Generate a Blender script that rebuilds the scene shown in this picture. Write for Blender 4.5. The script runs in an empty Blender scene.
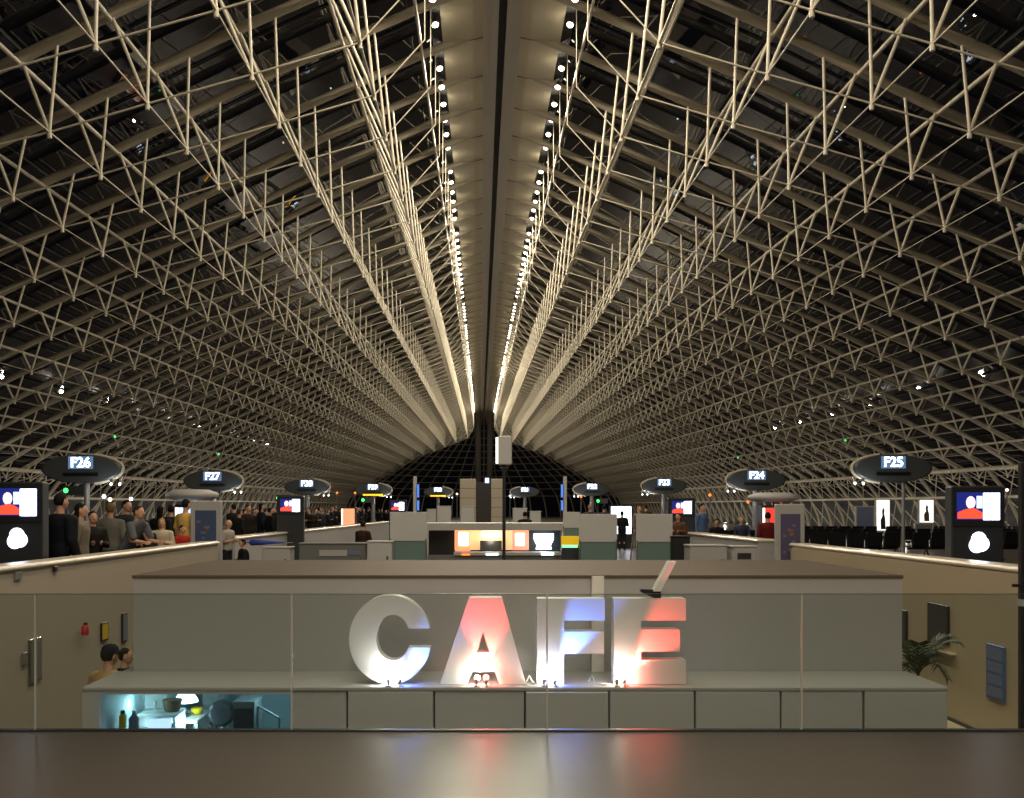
import bpy, math, random
from mathutils import Vector, Matrix
random.seed(7)
S = bpy.context.scene
COL = S.collection
EYE = 1.6
PI = math.pi

# ------------------------------------------------------------------ helpers
def lin(c):
    return tuple(((v/255)/12.92 if v/255 <= .04045 else ((v/255+.055)/1.055)**2.4) for v in c)

def mat(name, rgb, rough=.5, metal=0, emit=None, strength=0, noise=0, nscale=6, spec=.5, sample=True, coat=0):
    m = bpy.data.materials.new(name); m.use_nodes = True
    nt = m.node_tree; b = nt.nodes['Principled BSDF']
    c = lin(rgb) + (1,)
    b.inputs['Base Color'].default_value = c
    b.inputs['Roughness'].default_value = rough
    b.inputs['Metallic'].default_value = metal
    b.inputs['Specular IOR Level'].default_value = spec
    if coat: b.inputs['Coat Weight'].default_value = coat
    if emit:
        b.inputs['Emission Color'].default_value = lin(emit) + (1,)
        b.inputs['Emission Strength'].default_value = strength
        if not sample: m.cycles.emission_sampling = 'NONE'
    if noise:
        tc = nt.nodes.new('ShaderNodeTexCoord'); n = nt.nodes.new('ShaderNodeTexNoise')
        n.inputs['Scale'].default_value = nscale; n.inputs['Detail'].default_value = 5
        mx = nt.nodes.new('ShaderNodeMix'); mx.data_type = 'RGBA'
        nt.links.new(tc.outputs['Object'], n.inputs['Vector'])
        nt.links.new(n.outputs['Fac'], mx.inputs['Factor'])
        mx.inputs['A'].default_value = tuple(v*(1-noise) for v in c[:3]) + (1,)
        mx.inputs['B'].default_value = tuple(min(1, v*(1+noise)) for v in c[:3]) + (1,)
        nt.links.new(mx.outputs['Result'], b.inputs['Base Color'])
    return m

def glassmat(name, tint, ior=1.5, rough=.0, refl=1.0):
    m = bpy.data.materials.new(name); m.use_nodes = True
    nt = m.node_tree; nt.nodes.clear()
    out = nt.nodes.new('ShaderNodeOutputMaterial'); mix = nt.nodes.new('ShaderNodeMixShader')
    tr = nt.nodes.new('ShaderNodeBsdfTransparent'); gl = nt.nodes.new('ShaderNodeBsdfGlossy')
    fr = nt.nodes.new('ShaderNodeFresnel'); fr.inputs['IOR'].default_value = ior
    mu = nt.nodes.new('ShaderNodeMath'); mu.operation = 'MULTIPLY'; mu.inputs[1].default_value = refl
    tr.inputs['Color'].default_value = tint + (1,); gl.inputs['Roughness'].default_value = rough
    gl.inputs['Color'].default_value = (1, 1, 1, 1)
    L = nt.links.new
    L(fr.outputs[0], mu.inputs[0]); L(mu.outputs[0], mix.inputs[0])
    L(tr.outputs[0], mix.inputs[1]); L(gl.outputs[0], mix.inputs[2]); L(mix.outputs[0], out.inputs[0])
    return m

class MB:
    """collects shapes into one mesh"""
    def __init__(s): s.v = []; s.f = []; s.m = []; s.sm = []
    def add(s, vs, fs, mi=0, smooth=False):
        o = len(s.v); s.v += [tuple(v) for v in vs]
        for f in fs: s.f.append(tuple(i+o for i in f)); s.m.append(mi); s.sm.append(smooth)
        return s
    def box(s, x0, x1, y0, y1, z0, z1, mi=0, bev=0):
        if bev:
            b = min(bev, abs(x1-x0)*.45, abs(y1-y0)*.45, abs(z1-z0)*.45)
            # rounded-edge box: three nested slabs as one closed hull
            vs = []
            for (zz, ins) in ((z0, b), (z0+b, 0), (z1-b, 0), (z1, b)):
                a, c, d, e = x0+ins, x1-ins, y0+ins, y1-ins
                vs += [(a+b, d, zz), (c-b, d, zz), (c, d+b, zz), (c, e-b, zz), (c-b, e, zz), (a+b, e, zz), (a, e-b, zz), (a, d+b, zz)]
            fs = [tuple(range(7, -1, -1)), tuple(range(24, 32))]
            for k in range(3):
                for i in range(8):
                    j = (i+1) % 8
                    fs.append((k*8+i, k*8+j, k*8+8+j, k*8+8+i))
            return s.add(vs, fs, mi)
        vs = [(x0, y0, z0), (x1, y0, z0), (x1, y1, z0), (x0, y1, z0), (x0, y0, z1), (x1, y0, z1), (x1, y1, z1), (x0, y1, z1)]
        return s.add(vs, [(3, 2, 1, 0), (4, 5, 6, 7), (0, 1, 5, 4), (1, 2, 6, 5), (2, 3, 7, 6), (3, 0, 4, 7)], mi)
    def quad(s, a, b, c, d, mi=0): return s.add([a, b, c, d], [(0, 1, 2, 3)], mi)
    def tube(s, p, q, r, n=6, r2=None, mi=0, cap=True):
        p = Vector(p); q = Vector(q); d = q-p
        if d.length < 1e-6: return s
        d.normalize(); u = d.orthogonal().normalized(); w = d.cross(u)
        r2 = r if r2 is None else r2; vs = []
        for c, rr in ((p, r), (q, r2)):
            for i in range(n):
                a = 2*PI*i/n; vs.append(c+(u*math.cos(a)+w*math.sin(a))*rr)
        fs = [(i, (i+1) % n, n+(i+1) % n, n+i) for i in range(n)]
        s.add(vs, fs, mi, n > 4)
        if cap:
            s.add(vs[:n], [tuple(range(n-1, -1, -1))], mi); s.add(vs[n:], [tuple(range(n))], mi)
        return s
    def path(s, pts, r, n=6, mi=0):
        for a, b in zip(pts, pts[1:]): s.tube(a, b, r, n, mi=mi, cap=False)
        return s
    def lathe(s, prof, n=16, c=(0, 0, 0), axis='Z', mi=0):
        vs = []
        for r, h in prof:
            for i in range(n):
                a = 2*PI*i/n; x, y = r*math.cos(a), r*math.sin(a)
                p = (x, y, h) if axis == 'Z' else ((x, h, y) if axis == 'Y' else (h, x, y))
                vs.append((p[0]+c[0], p[1]+c[1], p[2]+c[2]))
        fs = [(k*n+i, k*n+(i+1) % n, (k+1)*n+(i+1) % n, (k+1)*n+i) for k in range(len(prof)-1) for i in range(n)]
        s.add(vs, fs, mi, True)
        s.add(vs[:n], [tuple(range(n-1, -1, -1))], mi); s.add(vs[-n:], [tuple(range(n))], mi)
        return s
    def ball(s, c, rx, ry=None, rz=None, n=12, m=8, mi=0):
        ry = rx if ry is None else ry; rz = rx if rz is None else rz
        vs = [(c[0], c[1], c[2]-rz)]
        for k in range(1, m):
            t = PI*k/m
            for i in range(n):
                a = 2*PI*i/n
                vs.append((c[0]+rx*math.sin(t)*math.cos(a), c[1]+ry*math.sin(t)*math.sin(a), c[2]-rz*math.cos(t)))
        vs.append((c[0], c[1], c[2]+rz)); e = len(vs)-1
        fs = [(0, 1+(i+1) % n, 1+i) for i in range(n)]
        for k in range(m-2):
            for i in range(n):
                a = 1+k*n
                fs.append((a+i, a+(i+1) % n, a+n+(i+1) % n, a+n+i))
        a = 1+(m-2)*n
        fs += [(a+i, a+(i+1) % n, e) for i in range(n)]
        return s.add(vs, fs, mi, True)
    def prism(s, poly, y0, y1, mi=0, smooth=False):
        """poly in xz, extruded along y"""
        n = len(poly)
        vs = [(x, y0, z) for x, z in poly]+[(x, y1, z) for x, z in poly]
        s.add(vs, [tuple(range(n)), tuple(range(2*n-1, n-1, -1))], mi)
        return s.add(vs, [(i, n+i, n+(i+1) % n, (i+1) % n) for i in range(n)], mi, smooth)
    def loft(s, rings, mi=0):
        """rings: list of equal-length point lists"""
        n = len(rings[0]); vs = [p for r in rings for p in r]
        fs = [(k*n+i, k*n+(i+1) % n, (k+1)*n+(i+1) % n, (k+1)*n+i) for k in range(len(rings)-1) for i in range(n)]
        s.add(vs, fs, mi, True)
        s.add(rings[0], [tuple(range(n-1, -1, -1))], mi); s.add(rings[-1], [tuple(range(n))], mi)
        return s
    def mesh(s, name, mats):
        me = bpy.data.meshes.new(name); me.from_pydata(s.v, [], s.f)
        if not isinstance(mats, (list, tuple)): mats = [mats]
        for m in mats: me.materials.append(m)
        me.polygons.foreach_set('material_index', s.m); me.polygons.foreach_set('use_smooth', s.sm)
        me.update(); return me
    def build(s, name, mats, parent=None, loc=(0, 0, 0), rz=0):
        o = bpy.data.objects.new(name, s.mesh(name, mats)); COL.objects.link(o)
        o.location = loc; o.rotation_euler.z = rz; o.parent = parent
        return o

def tag(o, label=None, cat=None, group=None, kind=None):
    if label: o['label'] = label
    if cat: o['category'] = cat
    if group: o['group'] = group
    if kind: o['kind'] = kind
    return o
def empty(name, loc, label, cat, rz=0, group=None):
    o = bpy.data.objects.new(name, None); COL.objects.link(o); o.location = loc; o.rotation_euler.z = rz
    o.empty_display_size = .1
    return tag(o, label, cat, group)
def kids(o): return [c for c in bpy.data.objects if c.parent is o]
def copy_tree(o, parent=None):
    c = o.copy(); COL.objects.link(c); c.parent = parent
    for ch in kids(o): copy_tree(ch, c)
    return c
def at(px, py, Y): return Vector(((px-481)*Y/1000, Y, EYE+(510-py)*Y/1000))
def xat(px, Y): return (px-481)*Y/1000
def zat(py, Y): return EYE+(510-py)*Y/1000
def text(name, s, size, m, parent, loc, rot=(PI/2, 0, 0), off=.0, ext=.004):
    cu = bpy.data.curves.new(name, 'FONT'); cu.body = s; cu.size = size; cu.align_x = 'CENTER'; cu.align_y = 'CENTER'
    cu.offset = off; cu.extrude = ext
    o = bpy.data.objects.new(name, cu); COL.objects.link(o); o.data.materials.append(m)
    dg = bpy.context.evaluated_depsgraph_get()
    me = bpy.data.meshes.new_from_object(o.evaluated_get(dg)); bpy.data.objects.remove(o)
    me.materials.clear(); me.materials.append(m)
    o = bpy.data.objects.new(name, me); COL.objects.link(o)
    o.parent = parent; o.location = loc; o.rotation_euler = rot
    return o
def point(name, loc, power, color, radius=.08, parent=None):
    l = bpy.data.lights.new(name, 'POINT'); l.energy = power; l.color = color; l.shadow_soft_size = radius
    o = bpy.data.objects.new(name, l); COL.objects.link(o); o.location = loc; o.parent = parent
    return o
def spot(name, loc, target, power, color, angle, blend=.6, radius=.03):
    l = bpy.data.lights.new(name, 'SPOT'); l.energy = power; l.color = color; l.spot_size = math.radians(angle); l.spot_blend = blend
    l.shadow_soft_size = radius
    o = bpy.data.objects.new(name, l); COL.objects.link(o); o.location = loc
    o.rotation_euler = (Vector(target)-Vector(loc)).to_track_quat('-Z', 'Y').to_euler()
    return o

# ------------------------------------------------------------------ materials
M = {}
M['steel'] = mat('painted steel tube', (205, 196, 176), .45)
M['rib'] = mat('painted steel rib', (176, 167, 148), .5)
M['ridge'] = mat('ridge beam', (172, 166, 158), .5)
M['black'] = mat('black', (14, 14, 15), .6)
M['panel'] = mat('ridge panel', (196, 186, 160), .35, noise=.06, nscale=.8)
M['roofglass'] = glassmat('roof glass', (.25, .25, .25), 1.4)
M['wallglass'] = glassmat('side glass', (.25, .26, .26), 1.5)
def milky(m, rgb, f):
    nt = m.node_tree; out = [n for n in nt.nodes if n.type == 'OUTPUT_MATERIAL'][0]
    src = out.inputs[0].links[0].from_socket
    d = nt.nodes.new('ShaderNodeBsdfDiffuse'); d.inputs[0].default_value = lin(rgb)+(1,)
    mx = nt.nodes.new('ShaderNodeMixShader'); mx.inputs[0].default_value = f
    nt.links.new(src, mx.inputs[1]); nt.links.new(d.outputs[0], mx.inputs[2]); nt.links.new(mx.outputs[0], out.inputs[0])
milky(M['wallglass'], (128, 130, 132), .45)
M['rail_glass'] = glassmat('balustrade glass', (.82, .86, .845), 1.45)
M['teal_glass'] = mat('frosted teal glass', (104, 128, 122), .3)
M['seal'] = mat('clear edge seal', (188, 184, 172), .2)
M['beige'] = mat('beige wall panel', (176, 164, 146), .45, noise=.03, nscale=2)
M['beige_cap'] = mat('pale coping', (206, 196, 178), .25)
M['white'] = mat('white panel', (190, 189, 187), .4)
M['off'] = mat('off white board', (172, 169, 166), .5)
M['brownroof'] = mat('brown sheet', (92, 80, 67), .7, spec=.2)
M['grey'] = mat('grey panel', (110, 110, 108), .4)
M['dgrey'] = mat('dark grey', (46, 48, 52), .35)
M['metal'] = mat('metal', (170, 170, 168), .25, 1)
M['yellowwall'] = mat('yellow wall', (180, 164, 136), .5, noise=.03)
M['plant'] = mat('palm leaf', (46, 62, 34), .45)
M['bark'] = mat('palm stem', (88, 66, 44), .8)
M['pot'] = mat('plant pot', (60, 44, 36), .5)
M['lamp'] = mat('lamp lens', (255, 255, 250), .3, emit=(255, 244, 222), strength=9, sample=False)
M['lampcase'] = mat('lamp case', (150, 145, 132), .3, .6)
M['sign_face'] = mat('sign face', (58, 62, 64), .4)
M['sign_text'] = mat('sign text', (255, 255, 255), .4, emit=(235, 248, 255), strength=5)
M['sign_back'] = mat('sign window', (60, 70, 90), .4, emit=(120, 160, 215), strength=.5)
M['slot'] = mat('sign slot', (16, 18, 20), .3)
M['led_y'] = mat('yellow LED', (255, 190, 40), .4, emit=(255, 170, 20), strength=2)
M['led_o'] = mat('orange LED', (255, 140, 60), .4, emit=(255, 120, 40), strength=2)
M['green'] = mat('green exit', (40, 255, 90), .4, emit=(70, 255, 110), strength=3)
M['spotw'] = mat('small white lamp', (255, 255, 255), .4, emit=(225, 245, 255), strength=6)
M['spotwarm'] = mat('small warm lamp', (255, 255, 255), .4, emit=(255, 225, 160), strength=6)
M['scr_blue'] = mat('screen blue', (60, 110, 230), .3, emit=(60, 120, 255), strength=1.6)
M['scr_deep'] = mat('screen deep blue', (20, 30, 90), .3, emit=(28, 40, 120), strength=1)
M['scr_white'] = mat('screen white', (240, 245, 255), .3, emit=(225, 235, 255), strength=4)
M['scr_pale'] = mat('screen pale', (200, 215, 255), .3, emit=(170, 200, 255), strength=2)
M['scr_red'] = mat('screen red', (255, 70, 40), .3, emit=(255, 70, 45), strength=1.6)
M['scr_skin'] = mat('screen skin', (255, 200, 190), .3, emit=(255, 200, 200), strength=1.8)
M['poster'] = mat('poster blue', (70, 84, 118), .3)
M['poster2'] = mat('poster ochre', (140, 98, 70), .3)
M['poster3'] = mat('poster pale', (108, 118, 146), .3)
M['poster4'] = mat('poster violet', (92, 84, 112), .3)
M['letter'] = mat('letter white', (226, 222, 214), .45)
M['seat'] = mat('black seat', (12, 12, 14), .4)
M['skin'] = mat('skin', (198, 150, 122), .55)
M['skin2'] = mat('deep skin', (120, 84, 64), .55)
M['blueboard'] = mat('blue sign border', (70, 100, 150), .4)
M['cyanwall'] = mat('office wall', (168, 186, 190), .6)
M['frame'] = mat('dark frame', (34, 30, 28), .4)
M['picture'] = mat('picture', (52, 52, 56), .3, noise=.5, nscale=6)
M['yellow'] = mat('yellow', (214, 176, 30), .5)
M['yellow_lit'] = mat('yellow lit sign', (220, 180, 20), .5, emit=(215, 175, 10), strength=.55)
M['green_lit'] = mat('green lit text', (120, 255, 170), .5, emit=(140, 255, 180), strength=1.6)
M['red'] = mat('red', (176, 36, 34), .5)
M['blue'] = mat('blue', (44, 62, 150), .5)
M['red_lit'] = mat('red lit panel', (235, 60, 50), .4, emit=(240, 60, 50), strength=1.1)
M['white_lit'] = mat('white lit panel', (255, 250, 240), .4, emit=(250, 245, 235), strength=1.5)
M['peach_lit'] = mat('peach lit panel', (255, 190, 150), .4, emit=(255, 150, 105), strength=1.0)
M['pink_lit'] = mat('pink lit panel', (255, 170, 150), .4, emit=(255, 130, 110), strength=1.0)
M['warm_lit'] = mat('warm lit', (255, 240, 200), .4, emit=(255, 236, 200), strength=3)
M['cream_lit'] = mat('cream lit back wall', (255, 225, 180), .4, emit=(240, 205, 150), strength=.6)
M['cool_lit'] = mat('cool lit', (235, 255, 255), .4, emit=(225, 250, 255), strength=3.4)
M['brown'] = mat('brown', (104, 76, 50), .6)

fl = mat('polished stone floor', (98, 92, 85), .26, noise=.05, nscale=.9)
M['floor'] = fl
def floor_tiles(m):
    nt = m.node_tree; b = nt.nodes['Principled BSDF']
    tc = nt.nodes.new('ShaderNodeTexCoord'); br = nt.nodes.new('ShaderNodeTexBrick')
    br.offset = 0; br.inputs['Scale'].default_value = 1
    br.inputs['Brick Width'].default_value = 1.2; br.inputs['Row Height'].default_value = 1.2
    br.inputs['Mortar Size'].default_value = .004
    br.inputs['Color1'].default_value = lin((90, 84, 78))+(1,); br.inputs['Color2'].default_value = lin((87, 81, 75))+(1,)
    br.inputs['Mortar'].default_value = lin((85, 79, 73))+(1,)
    nt.links.new(tc.outputs['Object'], br.inputs['Vector'])
    nt.links.new(br.outputs['Color'], b.inputs['Base Color'])
    n = nt.nodes.new('ShaderNodeTexNoise'); n.inputs['Scale'].default_value = 3.2; n.inputs['Detail'].default_value = 4
    mr = nt.nodes.new('ShaderNodeMapRange'); mr.inputs['To Min'].default_value = .29; mr.inputs['To Max'].default_value = .33
    nt.links.new(tc.outputs['Object'], n.inputs['Vector']); nt.links.new(n.outputs['Fac'], mr.inputs['Value'])
    nt.links.new(mr.outputs['Result'], b.inputs['Roughness'])
floor_tiles(fl)
fl.node_tree.nodes['Principled BSDF'].inputs['Specular IOR Level'].default_value = .16

# ------------------------------------------------------------------ world, camera
w = bpy.data.worlds.new('night'); S.world = w; w.use_nodes = True
w.node_tree.nodes['Background'].inputs[0].default_value = (.004, .004, .006, 1)
w.node_tree.nodes['Background'].inputs[1].default_value = 1
cam = bpy.data.cameras.new('camera'); co = bpy.data.objects.new('camera', cam); COL.objects.link(co)
cam.sensor_width = 36; cam.lens = 36*1000/1024
cam.shift_x = 31/1024; cam.shift_y = 111/1024
co.location = (0, 0, EYE); co.rotation_euler = (PI/2, 0, 0); cam.clip_end = 600
S.camera = co
S.view_settings.view_transform = 'Standard'; S.view_settings.look = 'None'; S.view_settings.exposure = 0; S.view_settings.gamma = 1

# ------------------------------------------------------------------ the vault
X0 = .65
KZ = -.0021
NODES = [(2.5, 15.1), (4.6, 14.22), (6.9, 13.27), (9.05, 12.28), (11.1, 11.32), (13.21, 10.42), (15.32, 9.5), (17.40, 8.54),
         (19.52, 7.58), (21.62, 6.66), (23.71, 5.71), (25.77, 4.69), (27.78, 3.58)]
FOOT = [(28.9, 2.3), (29.6, 1.0), (29.9, -.05)]
Y_RIBS = [22.7+3.05*k for k in range(-17, 63)]
Y0, Y1 = Y_RIBS[0], Y_RIBS[-1]
def hz(z, Y): return z*(1-KZ*Y) if z > 0 else z
def P(side, w, z, Y): return Vector((X0+side*w, Y, hz(z, Y)))
def normals(prof):
    out = []
    for i, p in enumerate(prof):
        a = prof[max(0, i-1)]; b = prof[min(len(prof)-1, i+1)]
        tx, tz = b[0]-a[0], b[1]-a[1]; l = math.hypot(tx, tz)
        out.append((tz/l, -tx/l))           # inward: towards the axis and down
    return out
FULL = [(.4, 15.85)]+NODES+FOOT
OUT = .42
def outset(prof, d):
    res = []
    for (p, n) in zip(prof, normals(prof)): res.append((p[0]-n[0]*d, p[1]-n[1]*d))
    return res

def pane(mb, side, a, b, ya, yb):
    q = [P(side, *a, ya), P(side, *a, yb), P(side, *b, yb), P(side, *b, ya)]
    n = (q[1]-q[0]).cross(q[2]-q[1])
    if n.dot(Vector((X0, (ya+yb)/2, 2))-q[0]) < 0: q.reverse()
    mb.quad(*q)
# glass shell: one pane per bay between the ribs
g = MB()
shell = outset(FULL, .38)
for side in (-1, 1):
    for ya, yb in zip(Y_RIBS, Y_RIBS[1:]):
        for a, b in zip(shell[:-3], shell[1:-2]):
            pane(g, side, a, b, ya, yb)
# rounded end of the hall: the same profile turned about the axis
NA = 24
for k in range(NA):
    a0, a1 = PI*k/NA, PI*(k+1)/NA
    for a, b in zip(shell[:-1], shell[1:]):
        q = []
        for (p, an) in ((a, a0), (a, a1), (b, a1), (b, a0)):
            q.append((X0+p[0]*math.cos(an), Y1+p[0]*math.sin(an), hz(p[1], Y1)))
        q = [Vector(v) for v in q]
        if (q[1]-q[0]).cross(q[2]-q[1]).dot(Vector((X0, Y1, 2))-q[0]) < 0: q.reverse()
        g.quad(*q)
ceiling = tag(g.build('ceiling', M['roofglass']), 'long pointed glass vault carried by a white steel space frame', 'ceiling', kind='structure')

def sweep(mb, pts, wx, d, up):
    """rectangular bar along pts lying in one XZ plane; up = outward normals; wx width along Y"""
    rings = []
    for p, n in zip(pts, up):
        n = Vector(n)
        rings.append([p+n*d/2+Vector((0, -wx/2, 0)), p+n*d/2+Vector((0, wx/2, 0)), p-n*d/2+Vector((0, wx/2, 0)), p-n*d/2+Vector((0, -wx/2, 0))])
    nn = 4; vs = [q for r in rings for q in r]
    fs = [(k*nn+i, k*nn+(i+1) % nn, (k+1)*nn+(i+1) % nn, (k+1)*nn+i) for k in range(len(rings)-1) for i in range(nn)]
    mb.add(vs, fs, 0)

def hexbar(mb, pts, r):
    """round rib: eight-sided tube along pts in an XZ plane"""
    rings = []
    for i, p in enumerate(pts):
        a = pts[max(0, i-1)]; b = pts[min(len(pts)-1, i+1)]
        t = (b-a).normalized(); n = t.cross(Vector((0, 1, 0))).normalized()
        rings.append([p+(n*math.cos(q)+Vector((0, 1, 0))*math.sin(q))*r for q in [2*PI*j/8 for j in range(8)]])
    vs = [q for rr in rings for q in rr]; nn = 8
    mb.add(vs, [(k*nn+i, k*nn+(i+1) % nn, (k+1)*nn+(i+1) % nn, (k+1)*nn+i) for k in range(len(rings)-1) for i in range(nn)], 0, True)

# V struts of the space frame
DEPTH = [3.0, 2.75, 2.5, 2.15, 1.8, 1.42, 1.27, 1.16, 1.07, .98, .9, .8, .7]      # the space frame is deep at the ridge and shallow at the eaves
DRIFT = [.3, .28, .23, .18, .13, .05, 0, 0, 0, 0, 0, 0, 0]
def apex(side, i, Y):
    w0, z0 = NODES[i]
    wi, zi = (NODES[i-1] if i > 0 else (.4, 15.85))
    f = .41
    tw, tz = w0+(wi-w0)*f, z0+(zi-z0)*f
    mw, mz = (w0+tw)/2, (z0+tz)/2
    dep = DEPTH[i]; dx, dz, dl = -DRIFT[i]*dep, -dep, 1.0
    dep = 1.0
    return P(side, w0, z0, Y), P(side, tw, tz, Y), P(side, mw+dx/dl*dep, mz+dz/dl*dep, Y)
NV = len(NODES)
for Y in Y_RIBS:
    r = MB()
    for side in (-1, 1):
        pts = [P(side, *p, Y) for p in [(.6, 15.8)]+NODES+FOOT]
        hexbar(r, pts, .135)
    rib = r.build('arch_rib', M['rib'], ceiling)
    web = MB(); lc = MB()
    for side in (-1, 1):
        prev = None
        for i in range(1, NV):
            a, b, c = apex(side, i, Y)
            web.tube(a, c, .043, 6, cap=False); web.tube(b, c, .038, 6, cap=False)
            web.tube(c+Vector((0, 0, .05)), c-Vector((0, 0, .14)), .055, 6)
            if prev is not None: lc.tube(prev, c, .024, 5, cap=False)
            else: lc.tube(P(side, 2.1, 13.0, Y), c, .018, 5, cap=False); lc.tube(P(side, 2.1, 15.45, Y), P(side, 2.1, 13.0, Y), .015, 5, cap=False)
            prev = c
        lc.tube(prev, P(side, 28.3, 2.9, Y), .026, 5, cap=False)
    web.build('strut_web', M['steel'], rib)
    lc.build('lower_chord', M['steel'], rib)
for side in (-1, 1):
    for i, (wn, zn) in enumerate(NODES):
        p = MB(); n = 1 if i else 0
        p.tube(P(side, wn, zn-.13, Y0), P(side, wn, zn-.13, Y1), .052 if i else .045, 8)
        p.build('purlin', M['steel'], ceiling)
        if i > 0:
            q = MB(); q.tube(apex(side, i, Y0)[2], apex(side, i, Y1)[2], .036 if i == 1 else (.018 if i < 5 else .012), 6)
            q.build('lower_purlin', M['steel'], ceiling)
# glazing bars half way between the ribs, on the glass
gb = MB()
for side in (-1, 1):
    for ya in Y_RIBS[:-1]:
        for a, b in zip(shell[1:-3], shell[2:-2]):
            n = Vector((0, 0, -.04))
            gb.tube(P(side, *a, ya+1.5)+n, P(side, *b, ya+1.5)+n, .03, 4, cap=False)
    for a in shell[1:-2]:
        gb.tube(P(side, a[0]-.03, a[1]-.03, Y0), P(side, a[0]-.03, a[1]-.03, Y1), .035, 4)
gb.build('glazing_bar', M['dgrey'], ceiling)
# ribs of the rounded end
for k in range(1, NA):
    an = PI*k/NA; r = MB()
    pts = [Vector((X0+p[0]*math.cos(an), Y1+p[0]*math.sin(an), hz(p[1], Y1))) for p in [(.4, 15.85)]+NODES+FOOT]
    r.path(pts, .15, 6)
    r.build('apse_rib', M['rib'], ceiling)
ar = MB(); pts = [Vector((X0, Y1+p[0], hz(p[1], Y1)-.1)) for p in [(.4, 15.85)]+NODES+FOOT]
for a_, b_ in zip(pts, pts[1:]):
    for x_ in (-1.35, 1.35): ar.tube(a_+Vector((x_, 0, 0)), b_+Vector((x_, 0, 0)), .75, 6)
for wn, zn in NODES[1:]:
    arc = MB(); arc.path([(X0+wn*math.cos(PI*k/NA), Y1+wn*math.sin(PI*k/NA), hz(zn-.2, Y1)) for k in range(NA+1)], .06, 5)
    arc.build('apse_purlin', M['rib'], ceiling)
ar.build('apse_ridge_beam', M['ridge'], ceiling)
# ridge: black slot between two beams, panels out to the lamp rows
rb = MB()
def zslab(mb, wa, wb, za, zb, th, side):
    vs = []
    for Y in (Y0, Y1):
        for (w_, z_) in ((wa, za), (wb, zb), (wb, zb+th), (wa, za+th)): vs.append(P(side, w_, z_, Y))
    mb.add(vs, [(0, 1, 2, 3), (7, 6, 5, 4), (0, 4, 5, 1), (1, 5, 6, 2), (2, 6, 7, 3), (3, 7, 4, 0)])
for side in (-1, 1):
    zslab(rb, .12, .34, 15.3, 15.3, .5, side); zslab(rb, .34, .58, 15.38, 15.38, .5, side)
rb.build('ridge_beam', M['ridge'], ceiling)
sl = MB(); zslab(sl, -.12, .12, 15.55, 15.55, .2, 1); sl.build('ridge_slot', M['black'], ceiling)
for side in (-1, 1):
    pp = MB(); zslab(pp, .58, 1.86, 15.62, 15.40, .04, side); pp.build('ridge_panel', M['panel'], ceiling)
    jj = MB()
    for Y in Y_RIBS: jj.tube(P(side, .58, 15.61, Y), P(side, 1.86, 15.39, Y), .03, 4)
    jj.build('panel_joint', M['grey'], ceiling)
    tr = MB(); zslab(tr, 1.86, 2.18, 15.46, 15.46, .06, side); tr.build('lamp_track', M['black'], ceiling)

# ridge lamps: every lamp of both rows
hm = MB().lathe([(.05, .24), (.09, .2), (.115, .04), (.12, 0)], 12).mesh('lamp_housing', M['lampcase'])
lm = MB().lathe([(.108, .012), (.085, -.03), (.03, -.055)], 12).mesh('lens', M['lamp'])
WARM = (1, .88, .68)
LAMP_P = 450
def lamp_light(side, Y):
    p = P(side, 2.02, 15.08, Y)
    l = bpy.data.lights.new('ridge_lamp_light', 'SPOT'); l.energy = LAMP_P; l.color = WARM; l.spot_size = math.radians(172); l.spot_blend = .35; l.shadow_soft_size = .09
    o = bpy.data.objects.new('ridge_lamp_light', l); COL.objects.link(o); o.location = p
    point('ridge_lamp_glow', p, LAMP_P*.03, WARM, .09)
n = 0
for side, nm in ((-1, 'left'), (1, 'right')):
    k = 0; Y = 6.0
    while Y < 205:
        k += 1
        if k % 7 != 3:
            o = empty('ridge_spotlight', P(side, 2.02, 15.2, Y),
                      'small round white spotlight in the row along the %s edge of the ridge' % nm, 'spotlight',
                      group='spotlights along the %s edge of the ridge' % nm)
            o.rotation_euler = (-.35, .25*side, 0)
            for nme, me in (('lamp_housing', hm), ('lens', lm)):
                c = bpy.data.objects.new(nme, me); COL.objects.link(c); c.parent = o
        if k % 2 == 0: lamp_light(side, Y)
        Y += 1.6
# the rows continued unseen behind the photographer, put in as fill for front faces
for side in (-1, 1):
    rear = MB(); cans = MB(); Y = -28.0
    while Y < 5:
        p_ = P(side, 2.02, 15.2, Y)
        cans.lathe([(.05, .24), (.115, .04), (.12, 0)], 10, c=p_); rear.lathe([(.108, .01), (.085, -.03), (.03, -.055)], 10, c=p_)
        lamp_light(side, Y); Y += 3.2
    tag(cans.build('unseen_lamp_row', M['lampcase'], ceiling), kind='stuff'); tag(rear.build('unseen_lamp_lens', M['lamp'], ceiling), kind='stuff')

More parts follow.
